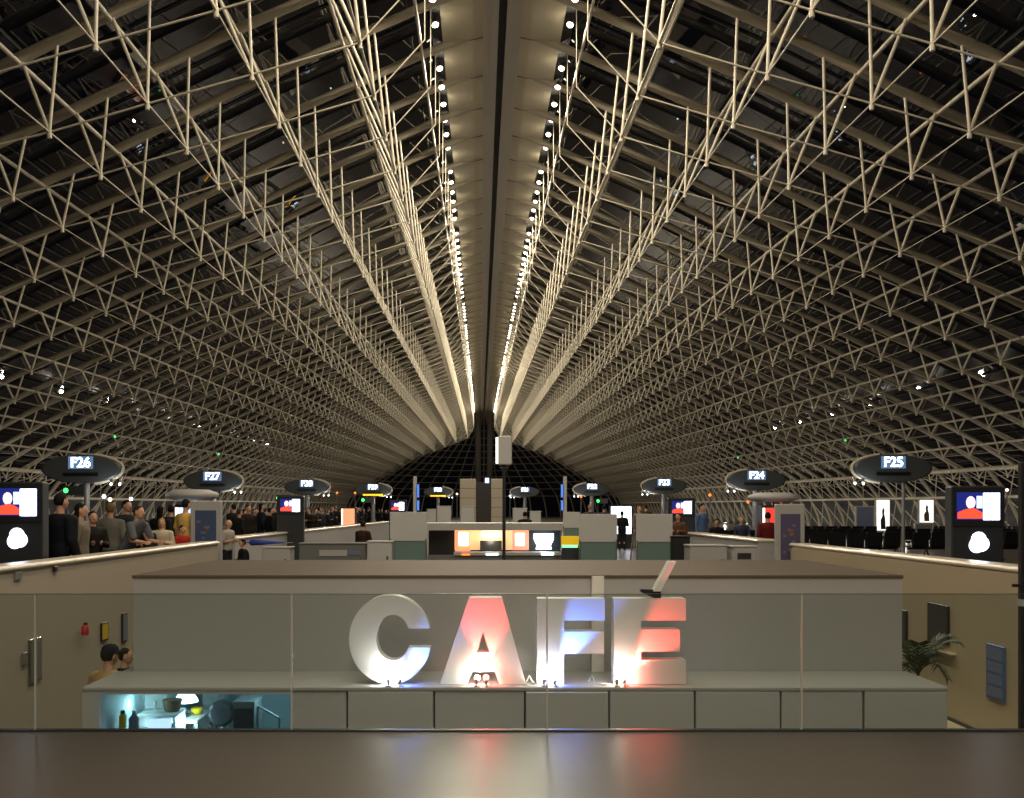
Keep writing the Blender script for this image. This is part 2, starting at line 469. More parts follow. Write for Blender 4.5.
# ------------------------------------------------------------------ floor, side walls, end
PITL, PITR, PITY0, PITY1 = -5.5, 6.1, 7.24, 19.5
f = MB()
def fslab(x0, x1, y0, y1): f.box(x0, x1, y0, y1, -.25, 0)
fslab(-30.5, 32, -30, PITY0); fslab(-30.5, PITL-.1, PITY0, PITY1); fslab(PITR+.1, 32, PITY0, PITY1); fslab(-30.5, 32, PITY1, 244)
tag(f.build('floor', M['floor']), 'polished grey brown stone floor of the concourse', 'floor', kind='structure')
for side, nm in ((-1, 'left'), (1, 'right')):
    m = MB()
    for ya, yb in zip(Y_RIBS, Y_RIBS[1:]):
        A = [P(side, *NODES[-1], ya), P(side, *NODES[-1], yb)]; B = [P(side, *FOOT[2], ya), P(side, *FOOT[2], yb)]
        C_ = [P(side, 29.05, 1.95, ya), P(side, 29.05, 1.95, yb)]
        ym = (ya+yb)/2
        m.tube(A[0], C_[1], .035, 5, cap=False); m.tube(A[1], C_[0], .035, 5, cap=False)
        m.tube(C_[0], B[1], .035, 5, cap=False); m.tube(C_[1], B[0], .035, 5, cap=False)
    m.tube(P(side, 28.85, 2.1, Y0), P(side, 28.85, 2.1, Y1), .09, 8)
    m.tube(P(side, 27.6, 3.5, Y0), P(side, 27.6, 3.5, Y1), .13, 8)
    fills = MB()  # low boxes with fill lights, added to brighten the lattice walls
    for k in range(13):
        Y = 34+9*k; p = P(side, 25.2, .35, Y); p.z = .35
        fills.box(p.x-.15, p.x+.15, p.y-.25, p.y+.25, 0, .28, bev=.02)
        point('wall_fill_light', p+Vector((0, 0, .05)), 130, (1, .92, .80), .12)
    wl = tag(m.build('wall_'+nm, M['steel']), 'leaning lattice side wall of crossing white tubes', 'wall', kind='structure')
    fills.build('wall_fill_box', M['white'], wl)
    gg = MB()
    for ya, yb in zip(Y_RIBS, Y_RIBS[1:]):
        for a, b in zip(shell[-4:-1], shell[-3:]):
            pane(gg, side, a, b, ya, yb)
    gg.build('glazing', M['wallglass'], wl)
# the hall behind the photographer is closed by a plain wall
wb_ = MB(); wb_.box(-30.5, 32, -30.3, -30, 0, 15.6)
tag(wb_.build('wall_rear', M['grey']), 'grey wall closing the hall at the near end', 'wall', kind='structure')

# ------------------------------------------------------------------ pit and its parapets
PF = -1.65
pf = MB(); pf.box(PITL-.25, PITR+.25, PITY0-.2, PITY1+.2, PF-.2, PF); tag(pf.build('floor_pit', M['floor']), 'lower floor of the sunken cafe', 'floor', kind='structure')
def parapet(nm, x0, x1, y0, y1, zb, inner):
    m = MB(); m.box(x0, x1, y0, y1, zb, .88)
    o = tag(m.build(nm, M['beige']), None, None, kind='structure')
    c = MB(); c.box(x0-.03, x1+.03, y0-.03, y1+.03, .88, .95, bev=.025); c.build('coping', M['beige_cap'], o)
    return o
tag(parapet('wall_pit_left', PITL-.32, PITL, PITY0+.1, 20.9, PF, 1), 'beige parapet beside the sunken cafe, waiting people behind it', 'parapet')
tag(parapet('wall_pit_right', PITR, PITR+.32, PITY0+.1, 19.7, PF, -1), 'beige parapet beside the sunken cafe, pictures hang below', 'parapet')
m = MB(); m.box(PITL-.25, PITR+.25, PITY0-.25, PITY0-.02, PF, -.25); tag(m.build('wall_pit_front', M['beige']), 'wall of the pit under the floor edge', 'wall', kind='structure')
m = MB(); m.box(PITL-.25, PITR+.25, PITY1, PITY1+.25, PF, -.02); tag(m.build('wall_pit_back', M['beige']), 'wall at the back of the pit', 'wall', kind='structure')
# yellow lining of the right pit wall below the parapet, and the landing at its foot
m = MB(); m.box(PITR-.03, PITR, PITY0+.1, PITY1, PF, .875); tag(m.build('trim_1', M['yellowwall']), 'yellow painted lower face of the right pit wall', 'wall lining', kind='structure')
m = MB(); m.box(PITR-1.0, PITR-.03, PITY0+.3, 13.2, PF, -1.12); tag(m.build('trim_2', M['yellowwall']), 'low landing at the foot of the yellow wall', 'landing', kind='structure')
m = MB(); m.box(PITR-.05, PITR-.03, PITY0+.3, 13.2, -1.12, -1.08); tag(m.build('baseboard_right', M['frame']), 'dark skirting strip of the yellow wall', 'skirting', kind='structure')
# further parapets along the middle zone
def counter_wall(nm, x0, y0, x1, y1, label):
    o = empty(nm, (x0, y0, 0), label, 'parapet')
    d = Vector((x1-x0, y1-y0, 0)); L = d.length; o.rotation_euler.z = math.atan2(d.y, d.x)-PI/2
    MB().box(-.2, .2, 0, L, 0, .88).build('body', M['off'], o)
    MB().box(-.23, .23, -.03, L, .88, .95, bev=.025).build('coping', M['beige_cap'], o)
    return o
counter_wall('parapet_wall', -6.1, 24, -5.5, 58, 'long beige parapet in front of the dense standing crowd')
counter_wall('parapet_wall', 6.35, 22.2, 6.2, 33, 'short beige parapet in front of the person in dark red')

# ------------------------------------------------------------------ glass balustrade
YG = PITY0
joints = [-5.5, -5.08, -3.225, -1.37, .478, 2.32, 4.17, 6.1]
where = ['by the left parapet, narrow piece', 'with the wall notice seen through it', 'in front of the lit office window', 'in front of the letters C and A',
         'in front of the letters F and E', 'in front of the plain right ledge', 'with pictures on the yellow wall seen through it']
for a, b, wh in zip(joints, joints[1:], where):
    o = MB().box(a+.004, b-.004, YG-.008, YG+.008, .0, .99).build('glass_panel', M['rail_glass'])
    tag(o, 'clear balustrade glass panel '+wh, 'glass panel')
    MB().box(b-.006, b+.006, YG-.009, YG+.009, .01, .985).build('joint_seal', M['seal'], o)
    MB().box(a+.004, b-.004, YG-.009, YG+.009, .99, .994).build('top_edge', M['dgrey'], o)
m = MB(); m.box(PITL, PITR, YG-.03, YG+.03, 0, .012); tag(m.build('trim_3', M['dgrey']), 'dark channel holding the glass at the floor edge', 'trim', kind='structure')

# ------------------------------------------------------------------ cafe block with ledge
YF, YB, ZL = 8.92, 9.81, .022          # ledge front, block face, ledge top
bx0, bx1 = -3.41, 4.13
blk = empty('cafe_block', (0, YB, 0), 'beige cafe block with brown flat top behind the big letters', 'kiosk')
def part(mb, nm, m, par=blk):
    return mb.build(nm, m, par, loc=(-par.location.x, -par.location.y, -par.location.z))
part(MB().box(bx0, bx1, YB, YB+.12, ZL-.03, .93), 'front_wall', M['off'])
part(MB().box(bx0, bx0+.1, YB+.12, 12.8, ZL-.03, .93), 'side_wall', M['off']); part(MB().box(bx1-.1, bx1, YB+.12, 12.8, PF, .93), 'side_wall', M['off'])
part(MB().box(bx0-.01, bx1+.01, YB-.01, 12.8, .93, .96), 'roof_panel', M['brownroof'])
lx0, lx1 = -3.56, 4.17
wx0, wx1 = xat(99, YF), xat(290, YF)
part(MB().box(lx0, lx1, YF, YB, -.02, ZL, bev=.01), 'ledge', M['off'])
part(MB().box(lx0, wx0, YF+.01, YF+.16, PF, -.02), 'window_jamb', M['white'])
part(MB().box(wx0, wx1, YF+.01, YF+.05, -.045, -.02), 'window_head', M['white'])
part(MB().box(wx0, wx1, YF+.01, YF+.1, PF, -.72), 'window_apron', M['white'])
seams = [290, 347, 434, 525, 609, 695, 781, 864]
pxs = [xat(s, YF) for s in seams]+[lx1]
for i, (a, b) in enumerate(zip(pxs, pxs[1:])):
    d = (.02, .0, .02, -.02, 0, 0, .01, 0)[i]
    part(MB().box(a+.008, b-.008, YF+d, YF+.1+d, PF, -.022, bev=.006), 'front_panel', M['white'])
part(MB().box(pxs[0], lx1, YF+.1, YF+.14, PF, -.03), 'panel_backing', M['dgrey'])
part(MB().box(lx1-.05, lx1, YF+.1, YB, PF, -.02), 'end_panel', M['white'])
part(MB().box(wx1, wx1+.06, YF+.14, 12.4, PF, -.03), 'office_side_wall', M['cyanwall'])
part(MB().box(lx0, wx1, 12.4, 12.46, PF, -.03), 'office_back_wall', M['cyanwall'])
part(MB().box(lx0, lx0+.05, YF+.16, 12.4, PF, -.02), 'office_end_wall', M['cyanwall'])
part(MB().box(lx0, wx1, YB+.0, 12.46, -.04, .0), 'office_ceiling', M['white'])

# office contents, seen from above through the window
OF = PF
def thing(nm, label, cat, loc, rz=0, group=None): return empty(nm, loc, label, cat, rz, group)
t = thing('desk', 'white office desk under the bright pendant lamp', 'desk', (xat(172, 10.9), 10.9, OF))
dz = zat(715, 10.9)-OF
MB().box(-.12, .36, -.3, .3, dz-.03, dz, bev=.008).build('desktop', M['white'], t)
for sx in (-.1, .34):
    for sy in (-.26, .26): MB().box(sx-.02, sx+.02, sy-.02, sy+.02, 0, dz-.03).build('leg', M['grey'], t)
MB().box(-.1, .34, .26, .28, .2, dz-.05).build('back_panel', M['grey'], t)
dt = OF+dz
t = thing('low_shelf', 'white low shelf at the left end of the office', 'shelf', (-3.28, 10.25, OF))
sh_ = zat(712.5, 10.2)-OF
MB().box(-.2, .2, -.15, .2, sh_-.03, sh_, bev=.006).build('top', M['white'], t)
for k in (-.19, .17): MB().box(k, k+.02, -.15, .2, 0, sh_-.03).build('side_panel', M['white'], t)
MB().box(-.17, .17, -.15, .2, sh_*.5, sh_*.5+.02).build('shelf_board', M['white'], t)
st_ = OF+sh_
lp = thing('pendant_lamp', 'bright white pendant lamp glowing inside the sunken office', 'lamp', (xat(186, 10.7), 10.7, zat(697, 10.7)))
MB().lathe([(.13, -.05), (.12, -.02), (.07, .05), (.02, .07)], 18).build('lamp_shade', M['cool_lit'], lp)
MB().tube((0, 0, .07), (0, 0, -.045-zat(697, 10.7)), .006).build('cord', M['black'], lp)
point('office_lamp_light', (xat(186, 10.5), 10.45, -.62), 26, (.5, .9, 1), .1)
point('office_lamp_light', (xat(130, 10), 10.0, -.35), 11, (.45, .88, 1), .1)
point('office_lamp_light', (xat(268, 10), 10.4, -.25), 12, (.4, .8, 1), .08)
b = thing('wicker_basket', 'brown basket on the white low shelf in the office', 'basket', (-3.17, 10.27, st_))
MB().lathe([(.07, 0), (.09, .06), (.095, .11)], 14).build('bowl', M['brown'], b); MB().lathe([(.1, .1), (.1, .12)], 14).build('rim', M['brown'], b)
b = thing('yellow_bowl', 'small yellow bowl on the desk right of the keyboard', 'bowl', (xat(198, 11), 10.95, dt))
MB().lathe([(.03, 0), (.06, .03), (.065, .07)], 14).build('bowl', M['yellow'], b)
b = thing('keyboard', 'dark keyboard lying on the white office desk', 'keyboard', (xat(180, 10.9), 10.85, dt))
MB().box(-.12, .12, -.06, .06, 0, .02, bev=.005).build('tray', M['dgrey'], b)
k_ = MB()
for i in range(10):
    for j in range(3): k_.box(-.112+i*.022, -.096+i*.022, -.045+j*.032, -.02+j*.032, .02, .027)
k_.build('keys', M['black'], b)
b = thing('monitor', 'tilted white monitor on the low shelf in the office', 'monitor', (-3.36, 10.3, st_), .3)
MB().box(-.09, .09, -.06, .06, 0, .012).build('foot', M['white'], b)
s_ = MB().box(-.1, .1, -.012, .012, 0, .2, bev=.006).build('screen', M['white'], b, loc=(0, 0, .03)); s_.rotation_euler = (-.3, .2, 0)
MB().tube((0, 0, .01), (0, .0, .1), .015).build('stem', M['white'], b)
b = thing('laptop', 'open laptop with pale blue screen near the office window', 'laptop', (xat(157, 9.6), 9.6, zat(731, 9.6)))
MB().box(-.12, .12, -.08, .08, -.01, .01).build('base', M['dgrey'], b)
s_ = MB().box(-.11, .11, -.004, .004, 0, .09).build('screen', M['scr_pale'], b, loc=(0, .08, .01)); s_.rotation_euler.x = -.35
t = thing('side_table', 'low white table carrying the laptop and bottle', 'table', (xat(135, 9.6), 9.6, OF))
th = zat(731, 9.6)-.01-OF
MB().box(-.17, .42, -.16, .2, th-.03, th).build('tabletop', M['white'], t)
for sx in (-.15, .39):
    for sy in (-.13, .17): MB().box(sx-.015, sx+.015, sy-.015, sy+.015, 0, th-.03).build('leg', M['grey'], t)
b = thing('water_bottle', 'pale blue plastic bottle left of the laptop', 'bottle', (-3.33, 9.6, OF+th))
MB().lathe([(.045, 0), (.05, .02), (.05, .13), (.02, .17), (.02, .19)], 14).build('body', M['poster3'], b); MB().lathe([(.023, .19), (.023, .21)], 10).build('cap', M['white'], b)
b = thing('yellow_canister', 'yellow canister at the left end of the office window', 'canister', (-3.45, 9.63, OF+th))
MB().lathe([(.035, 0), (.035, .15), (.02, .17)], 12).build('body', M['yellow'], b); MB().lathe([(.022, .17), (.022, .2)], 10).build('cap', M['black'], b)
def office_chair(loc, rz, label, m_):
    t = thing('office_chair', label, 'chair', loc, rz)
    MB().box(-.22, .22, -.22, .22, .42, .48, bev=.02).build('seat', m_, t)
    MB().box(-.2, .2, .18, .24, .56, .98, bev=.025).build('backrest', m_, t)
    MB().tube((0, 0, .08), (0, 0, .42), .03).build('column', M['dgrey'], t)
    MB().tube((0, .2, .42), (0, .22, .6), .02).build('back_bracket', M['dgrey'], t)
    for k in range(5):
        a = 2*PI*k/5; MB().tube((0, 0, .09), (.26*math.cos(a), .26*math.sin(a), .04), .02).build('leg', M['dgrey'], t)
    return t
office_chair((-2.76, 10.05, OF), 2.8, 'grey office chair in front of the white desk', M['grey'])
t = thing('round_fan', 'grey round fan standing beside the white curved door', 'fan', (xat(222, 10.6), 10.6, OF))
MB().lathe([(.11, -.05), (.14, -.02), (.14, .02), (.11, .05)], 20, axis='Y').build('fan_cage', M['dgrey'], t, loc=(0, 0, zat(713, 10.6)-OF))
MB().tube((0, .02, .03), (0, .02, zat(713, 10.6)-OF-.15), .02).build('pole', M['grey'], t); MB().lathe([(.15, 0), (.13, .03)], 18).build('base', M['grey'], t)
t = thing('fridge', 'white fridge with curved door in the office', 'fridge', (xat(207, 11.6), 12.0, OF))
MB().box(-.12, .12, -.2, .2, .03, 1.15, bev=.05).build('body', M['white'], t); MB().box(-.11, .11, -.24, -.2, .05, 1.13, bev=.03).build('door', M['white'], t)
MB().tube((.08, -.26, .5), (.08, -.26, .95), .012).build('handle', M['metal'], t)
t = thing('filing_cabinet', 'dark grey filing cabinet beside the stair in the office', 'cabinet', (xat(246, 10.4), 10.5, OF))
hc = zat(700, 10.4)-OF
MB().box(-.11, .11, -.2, .2, 0, hc).build('body', M['grey'], t)
for k in range(3):
    d_ = MB().box(-.1, .1, -.215, -.2, .05+k*hc/3.2, .05+(k+.9)*hc/3.2).build('drawer', M['dgrey'], t)
    MB().box(-.04, .04, -.23, -.215, .18+k*hc/3.2, .2+k*hc/3.2).build('handle', M['metal'], d_)
t = thing('stair_rail', 'thin sloping handrail on the blue lit office wall', 'handrail', (xat(287, 10.4), 10.4, OF))
MB().path([(-.3, 0, zat(706, 10.4)-OF), (-.06, -.1, zat(716, 10.4)-OF), (-.06, -.1, 0)], .012).build('rail', M['grey'], t)
MB().tube((-.3, 0, 0), (-.3, 0, zat(706, 10.4)-OF), .012).build('post', M['grey'], t)

# ------------------------------------------------------------------ the big letters
YLF, YLB = 9.04, 9.22
def LP(px, py): return ((px-481)*YLF/1000, EYE+(510-py)*YLF/1000)
zb = ZL+.004
def lz(py): return zb+(684.5-py)*YLF/1000
def lx(px): return (px-481)*YLF/1000
def letter(nm, poly, label, m, holes=None):
    if holes is None:
        o = MB().prism([(lx(x), lz(y)) for x, y in poly], YLF, YLB).build(nm, m)
    else:
        cu = bpy.data.curves.new(nm, 'CURVE'); cu.dimensions = '2D'; cu.fill_mode = 'BOTH'; cu.extrude = (YLB-YLF)/2
        for pl in [poly]+holes:
            sp = cu.splines.new('POLY'); sp.points.add(len(pl)-1); sp.use_cyclic_u = True
            for q, (x, y) in zip(sp.points, pl): q.co = (lx(x), lz(y), 0, 1)
        tmp = bpy.data.objects.new('tmp', cu); COL.objects.link(tmp)
        dg = bpy.context.evaluated_depsgraph_get()
        me = bpy.data.meshes.new_from_object(tmp.evaluated_get(dg)); bpy.data.objects.remove(tmp)
        me.transform(Matrix.Translation((0, (YLF+YLB)/2, 0)) @ Matrix.Rotation(PI/2, 4, 'X'))
        me.materials.clear(); me.materials.append(m)
        o = bpy.data.objects.new(nm, me); COL.objects.link(o)
    bv = o.modifiers.new('edge', 'BEVEL'); bv.width = .006; bv.segments = 2; bv.limit_method = 'ANGLE'
    return tag(o, label, 'letter')
cpoly = []
ocx, ocy, orx, ory = 390, 640, 41, 44.5
icx, icy, irx, iry = 393, 638, 17, 23
def el(cx, cy, rx, ry, a0, a1, n): return [(cx+rx*math.cos(a0+(a1-a0)*i/n), cy+ry*math.sin(a0+(a1-a0)*i/n)) for i in range(n+1)]
# from the upper terminal anticlockwise round to the lower terminal (image y is down)
a_up = math.asin((629-ocy)/ory); a_lo = math.asin((648-ocy)/ory)
cpoly = el(ocx, ocy, orx, ory, a_up, -2*PI+a_lo, 56)
ia_up = math.asin((629-icy)/iry); ia_lo = math.asin((648-icy)/iry)
cpoly += el(icx, icy, irx, iry, -2*PI+ia_lo, ia_up, 44)
letter('letter_sign', cpoly, 'big white letter C, first of the word on the ledge', M['letter'])
letter('letter_sign', [(440, 684.5), (469, 598), (502, 598), (526, 684.5), (499, 684.5), (495, 672), (472, 672), (467, 684.5)],
       'big letter A lit red at its top, on the ledge', M['letter'], holes=[[(483, 632), (490, 653), (476.5, 653)]])
letter('letter_sign', [(537, 684.5), (537, 599), (605, 599), (605, 621), (564, 621), (564, 632), (604, 632), (604, 654), (564, 654), (564, 684.5)],
       'big letter F crossed by a blue beam, on the ledge', M['letter'])
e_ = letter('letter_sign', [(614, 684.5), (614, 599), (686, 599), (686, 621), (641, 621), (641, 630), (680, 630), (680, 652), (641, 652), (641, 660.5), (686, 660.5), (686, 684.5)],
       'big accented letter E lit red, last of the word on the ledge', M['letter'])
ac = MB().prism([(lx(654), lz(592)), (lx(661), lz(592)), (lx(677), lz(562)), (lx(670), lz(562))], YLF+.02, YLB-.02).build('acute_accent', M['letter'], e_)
MB().prism([(lx(642), lz(593)), (lx(642), lz(590)), (lx(662), lz(591)), (lx(662), lz(599)), (lx(655), lz(599))], YLF+.05, YLB-.05).build('accent_shadow', M['frame'], e_)  # dark wedge modelled in place of the shadow below the accent
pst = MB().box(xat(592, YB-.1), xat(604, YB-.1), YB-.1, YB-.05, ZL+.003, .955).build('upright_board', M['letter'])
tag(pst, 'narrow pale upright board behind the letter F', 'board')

def foot_lamp(px, label, color, tgt, power, ang, lens, yy=8.955):
    x = lx(px); p = Vector((x, yy, ZL))
    t = thing('letter_spotlight', label, 'spotlight', p)
    MB().lathe([(.03, 0), (.028, .008), (.008, .012)], 12).build('base', M['lampcase'], t)
    MB().tube((0, 0, .01), (0, 0, .05), .006).build('stem', M['lampcase'], t)
    d = (Vector(tgt)-(p+Vector((0, 0, .06)))).normalized()
    h = MB().lathe([(.010, -.045), (.017, -.03), (.019, .0)], 14).build('lamp_head', M['lampcase'], t, loc=(0, 0, .06))
    h.rotation_euler = d.to_track_quat('Z', 'Y').to_euler()
    MB().ball((0, 0, .018), .024, n=14, m=8).build('bulb', lens, h)
    spot('letter_spot_beam', p+Vector((0, 0, .06))+d*.048, tgt, power, color, ang, .7, .02)
    return t
B_W = mat('white bulb', (255, 255, 255), .3, emit=(255, 248, 235), strength=320)
B_B = mat('blue bulb', (90, 120, 255), .3, emit=(70, 110, 255), strength=260)
B_R = mat('red bulb', (255, 80, 60), .3, emit=(255, 60, 50), strength=260)
def tg(px, py): return (lx(px), YLF, lz(py))
WHT = (1, .93, .8)
foot_lamp(389, 'small spotlight with white bulb at the foot of letter C', WHT, tg(386, 664), 7, 120, B_W)
foot_lamp(402, 'small spotlight throwing blue light on the lower arm of letter C', (.15, .3, 1), tg(424, 652), 60, 60, B_B)
foot_lamp(477, 'small spotlight with white bulb between the legs of letter A', WHT, tg(480, 668), 6, 120, B_W)
foot_lamp(486, 'small spotlight throwing red light up letter A', (1, .05, .04), tg(485, 614), 210, 62, B_R)
foot_lamp(544, 'small spotlight with white bulb at the foot of letter F', WHT, tg(548, 668), 5, 115, B_W)
foot_lamp(555, 'small spotlight throwing a blue beam across letter F', (.1, .22, 1), tg(584, 620), 220, 44, B_B)
foot_lamp(616, 'small spotlight with white bulb at the foot of letter E', WHT, tg(620, 668), 6, 120, B_W)
foot_lamp(624, 'small spotlight throwing a red beam across letter E', (1, .05, .04), tg(664, 632), 200, 50, B_R)
# loose cable clips on the ledge
for px, lab in ((532, 'thin white lamp cable looped on the ledge between A and F'), (594, 'thin white lamp cable standing up on the ledge right of F')):
    p = Vector((lx(px), 8.99, ZL))
    tag(MB().path([(-.06, 0, .03), (-.03, 0, .09), (0, .02, .03), (.05, 0, .015), (.12, .01, .01)], .006).build('lamp_cable', M['white'], loc=p), lab, 'cable')

# ------------------------------------------------------------------ pit walls: pictures, notices, plant
def wall_frame(px0, px1, py0, py1, X, side, nm, label, cat, m_, fm, thick=.025):
    Ya, Yb = X/((px0-481)/1000), X/((px1-481)/1000)
    yA, yB = min(Ya, Yb), max(Ya, Yb); yc = (yA+yB)/2
    z1, z0 = zat(py0, yc), zat(py1, yc)
    o = thing(nm, label, cat, (X, yc, (z0+z1)/2)); h = (z1-z0)/2; l = (yB-yA)/2; s_ = -side
    fx = [0, s_*thick]
    MB().box(min(fx), max(fx), -l, l, -h, h, bev=.006).build('frame', fm, o)
    MB().box(min(s_*thick, s_*(thick+.004)), max(s_*thick, s_*(thick+.004)), -l+.03, l-.03, -h+.03, h-.03).build('face', m_, o)
    return o, l, h, s_*(thick+.004)
wx = PITR-.03
wall_frame(929, 950, 604, 643, wx, 1, 'picture_frame', 'dark framed square picture on the yellow wall right of the palm', 'picture', M['picture'], M['frame'])
wall_frame(902, 908, 610, 648, wx, 1, 'picture_frame', 'narrow dark framed picture on the yellow wall behind the palm', 'picture', M['picture'], M['frame'])
m = MB(); Ys = wx/.459; m.box(wx-.08, wx, Ys-.45, Ys+.3, zat(649, Ys)-.02, zat(649, Ys)); tag(m.build('wall_shelf', M['yellowwall']), 'small yellow shelf below the square picture', 'shelf')
o, l, h, fx = wall_frame(988, 1006, 645, 700, wx, 1, 'notice_board', 'white notice board with blue border on the yellow wall', 'notice board', M['poster3'], M['blueboard'])
for k in (-.45, 0, .45): MB().box(fx-.003, fx, -l+.03, l-.03, h*k-.008, h*k+.008).build('divider', M['blueboard'], o)
wall_frame(100, 107, 622, 641, PITL, -1, 'wall_notice', 'small yellow notice on the beige wall above the dark cap', 'notice', M['yellow'], M['frame'])
wall_frame(121, 126, 613, 642, PITL, -1, 'wall_notice', 'narrow grey notice with dark frame at the corner of the cafe block', 'notice', M['poster3'], M['frame'])
wall_frame(28, 40, 638, 682, PITL, -1, 'wall_notice', 'grey framed notice on the beige wall left of the office', 'notice', M['grey'], M['metal'])
Ys = PITL/((23-481)/1000); m = MB(); m.box(PITL, PITL+.04, Ys-.05, Ys+.05, zat(665, Ys), zat(652, Ys), bev=.01)
tag(m.build('wall_switch', M['grey']), 'small grey switch box left of the framed notice', 'switch')
Ys = PITL/((54-481)/1000); m = MB(); m.box(PITL, PITL+.035, Ys-.05, Ys+.05, zat(572, Ys), zat(566, Ys), bev=.01); tag(m.build('wall_socket', M['frame']), 'tiny dark socket on the parapet under the man in black', 'socket')
Ys = PITL/((17-481)/1000); m = MB(); m.box(PITL, PITL+.02, Ys-.08, Ys+.08, zat(580, Ys), zat(572, Ys), bev=.005); tag(m.build('wall_plate', M['grey']), 'grey square cover plate on the parapet below the screen totem', 'cover plate')
Ys = PITL/((80-481)/1000)
t = thing('fire_extinguisher', 'small red extinguisher on the beige wall above the capped person', 'fire extinguisher', (PITL+.07, Ys, zat(635, Ys)))
MB().lathe([(.045, 0), (.05, .02), (.05, .11), (.02, .14)], 12).build('cylinder', M['red'], t); MB().box(-.015, .03, -.02, .02, .14, .17).build('valve', M['black'], t)
# palm
t = thing('potted_palm', 'potted palm with drooping leaves beside the cafe block', 'potted plant', (xat(918, 11.5), 11.5, PF))
MB().lathe([(.15, 0), (.2, .3), (.21, .33)], 18).build('pot', M['pot'], t)
MB().tube((0, 0, .3), (0, 0, 1.36), .03, 8, .02).build('stem', M['bark'], t)
random.seed(11)
for k in range(13):
    a = 2*PI*k/13+random.uniform(-.2, .2); L = random.uniform(.28, .42); up = random.uniform(.35, .85)
    lf = MB(); pts = []
    for i in range(8):
        u = i/7; pts.append(Vector((math.cos(a)*L*u, math.sin(a)*L*u, 1.35+up*1.3*u-.62*u*u)))
    lf.path(pts, .006, 5)
    sd = Vector((-math.sin(a), math.cos(a), 0))
    for i in range(1, 8):
        for s2 in (-1, 1):
            for jj in (0, .5):
                if i == 7 and jj: continue
                p0 = pts[i] if not jj else (pts[i]+pts[i+1])/2
                d = (sd*s2+(pts[i]-pts[i-1]).normalized()*.9+Vector((0, 0, -.25))).normalized()*.17*(1-.5*abs(i/7-.5))
                n_ = Vector((0, 0, .012))
                q = (pts[i]-pts[i-1]).normalized()*.012
                lf.add([p0-q, p0+d*.5-q*1.2+n_, p0+d, p0+d*.5+q*1.2+n_, p0+q], [(0, 1, 2, 3, 4)])
    lf.build('frond', M['plant'], t)

# ------------------------------------------------------------------ pole lamp on the cafe roof
t = thing('pole_speaker', 'grey box loudspeaker high on a thin pole behind the cafe block', 'loudspeaker', (xat(504, 20.5), 20.5, 0))
zt0, zt1 = zat(465, 20.5), zat(436, 20.5)
MB().tube((0, 0, 0), (0, 0, zt0), .035, 10).build('pole', M['dgrey'], t)
MB().lathe([(.2, 0), (.18, .03)], 16).build('base', M['dgrey'], t)
MB().box(-.12, .16, -.1, .1, zt0, zt1, bev=.02).build('cabinet', M['white'], t)
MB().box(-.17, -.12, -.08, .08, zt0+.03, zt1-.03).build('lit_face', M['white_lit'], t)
MB().tube((-.08, 0, zt0-.06), (.1, 0, zt0-.06), .03).build('bracket', M['dgrey'], t)

# ------------------------------------------------------------------ gate signs
def gate_sign(px, py, Y, txt, side, label, wide=2.4, led=False, pdx=0.0, pr=.13):
    t = thing('gate_sign', label, 'gate sign', (xat(px, Y), Y, 0))
    zc = zat(py, Y); a = wide/2; b = a*.36
    ring = lambda k, yy: [(a*k*math.cos(q), yy, zc+b*k*math.sin(q)) for q in [2*PI*i/40 for i in range(40)]]
    m = MB(); m.loft([ring(.9, -.10), ring(.96, -.09), ring(.97, -.05), ring(.97, .05), ring(.9, .1)]); m.build('sign_body', M['sign_face'], t)
    r = MB()
    pts = [(a*math.cos(q), .0, zc+b*math.sin(q)) for q in [(-.5+1.0*i/16)*PI*.8+(0 if side < 0 else PI) for i in range(17)]]
    r.path(pts, .05, 8); r.build('rim', M['rib'], t)
    MB().box(-.5, .5, -.115, -.095, zc-.2*1.05, zc-.11).build('message_slot', M['slot'], t)
    pl = MB().box(-.36, .36, -.112, -.098, zc+.0, zc+.36, bev=.004).build('number_window', M['sign_back'], t)
    text('gate_number', txt, .40, M['sign_text'], pl, (0, -.116, zc+.175), off=.008)
    MB().tube((pdx, .06, 0), (pdx, .06, zc-.2), pr, 14).build('pillar', M['grey'], t)
    for k, dx in enumerate((.46, .24)):
        x = -side*a*dx*1.0 if False else (-side)*(a*.95-k*.25)
        s_ = MB().tube((x, -.1, zc-b*.75-.1), (x, .05, zc-b*.6), .05, 10).build('spot_head', M['lampcase'], t)
        MB().ball((x, -.13, zc-b*.75-.12), .035, n=10, m=6).build('spot_bulb', M['spotw'], s_)
    point('gate_sign_light', t.location+Vector(((-side)*a*.8, -.4, zc-b-.3)), 25, (.95, .98, 1), .06)
    if led:
        MB().box(-.62, .62, -.12, -.1, zc-.36, zc-.26).build('led_line', M['led_y'], t)
    return t
gate_sign(82, 469, 29, 'F26', -1, 'oval dark gate sign reading F26 with glowing number', pdx=.12, pr=.08)
gate_sign(213, 481, 39.5, 'F27', -1, 'oval dark gate sign reading F27 above the crowd')
gate_sign(307, 487, 52, 'F28', -1, 'oval dark gate sign reading F28 behind the red and white screen')
gate_sign(373, 490, 63, 'F29', -1, 'oval gate sign reading F29 over a yellow message line', led=True)
gate_sign(438, 492, 80, 'F30', -1, 'small oval gate sign reading F30 left of the central tower', led=True)
gate_sign(892, 468.5, 29.5, 'F25', 1, 'oval dark gate sign reading F25 above the black seats', pdx=.36, pr=.05)
gate_sign(756, 480, 39.5, 'F24', 1, 'oval dark gate sign reading F24 above the parapet end')
gate_sign(664, 486, 52, 'F23', 1, 'oval dark gate sign reading F23 above the white boards')
gate_sign(592, 489.5, 63, 'F22', 1, 'oval dark gate sign reading F22 beside the screen post')
gate_sign(525, 492, 80, 'F21', 1, 'small oval gate sign reading F21 right of the central tower')

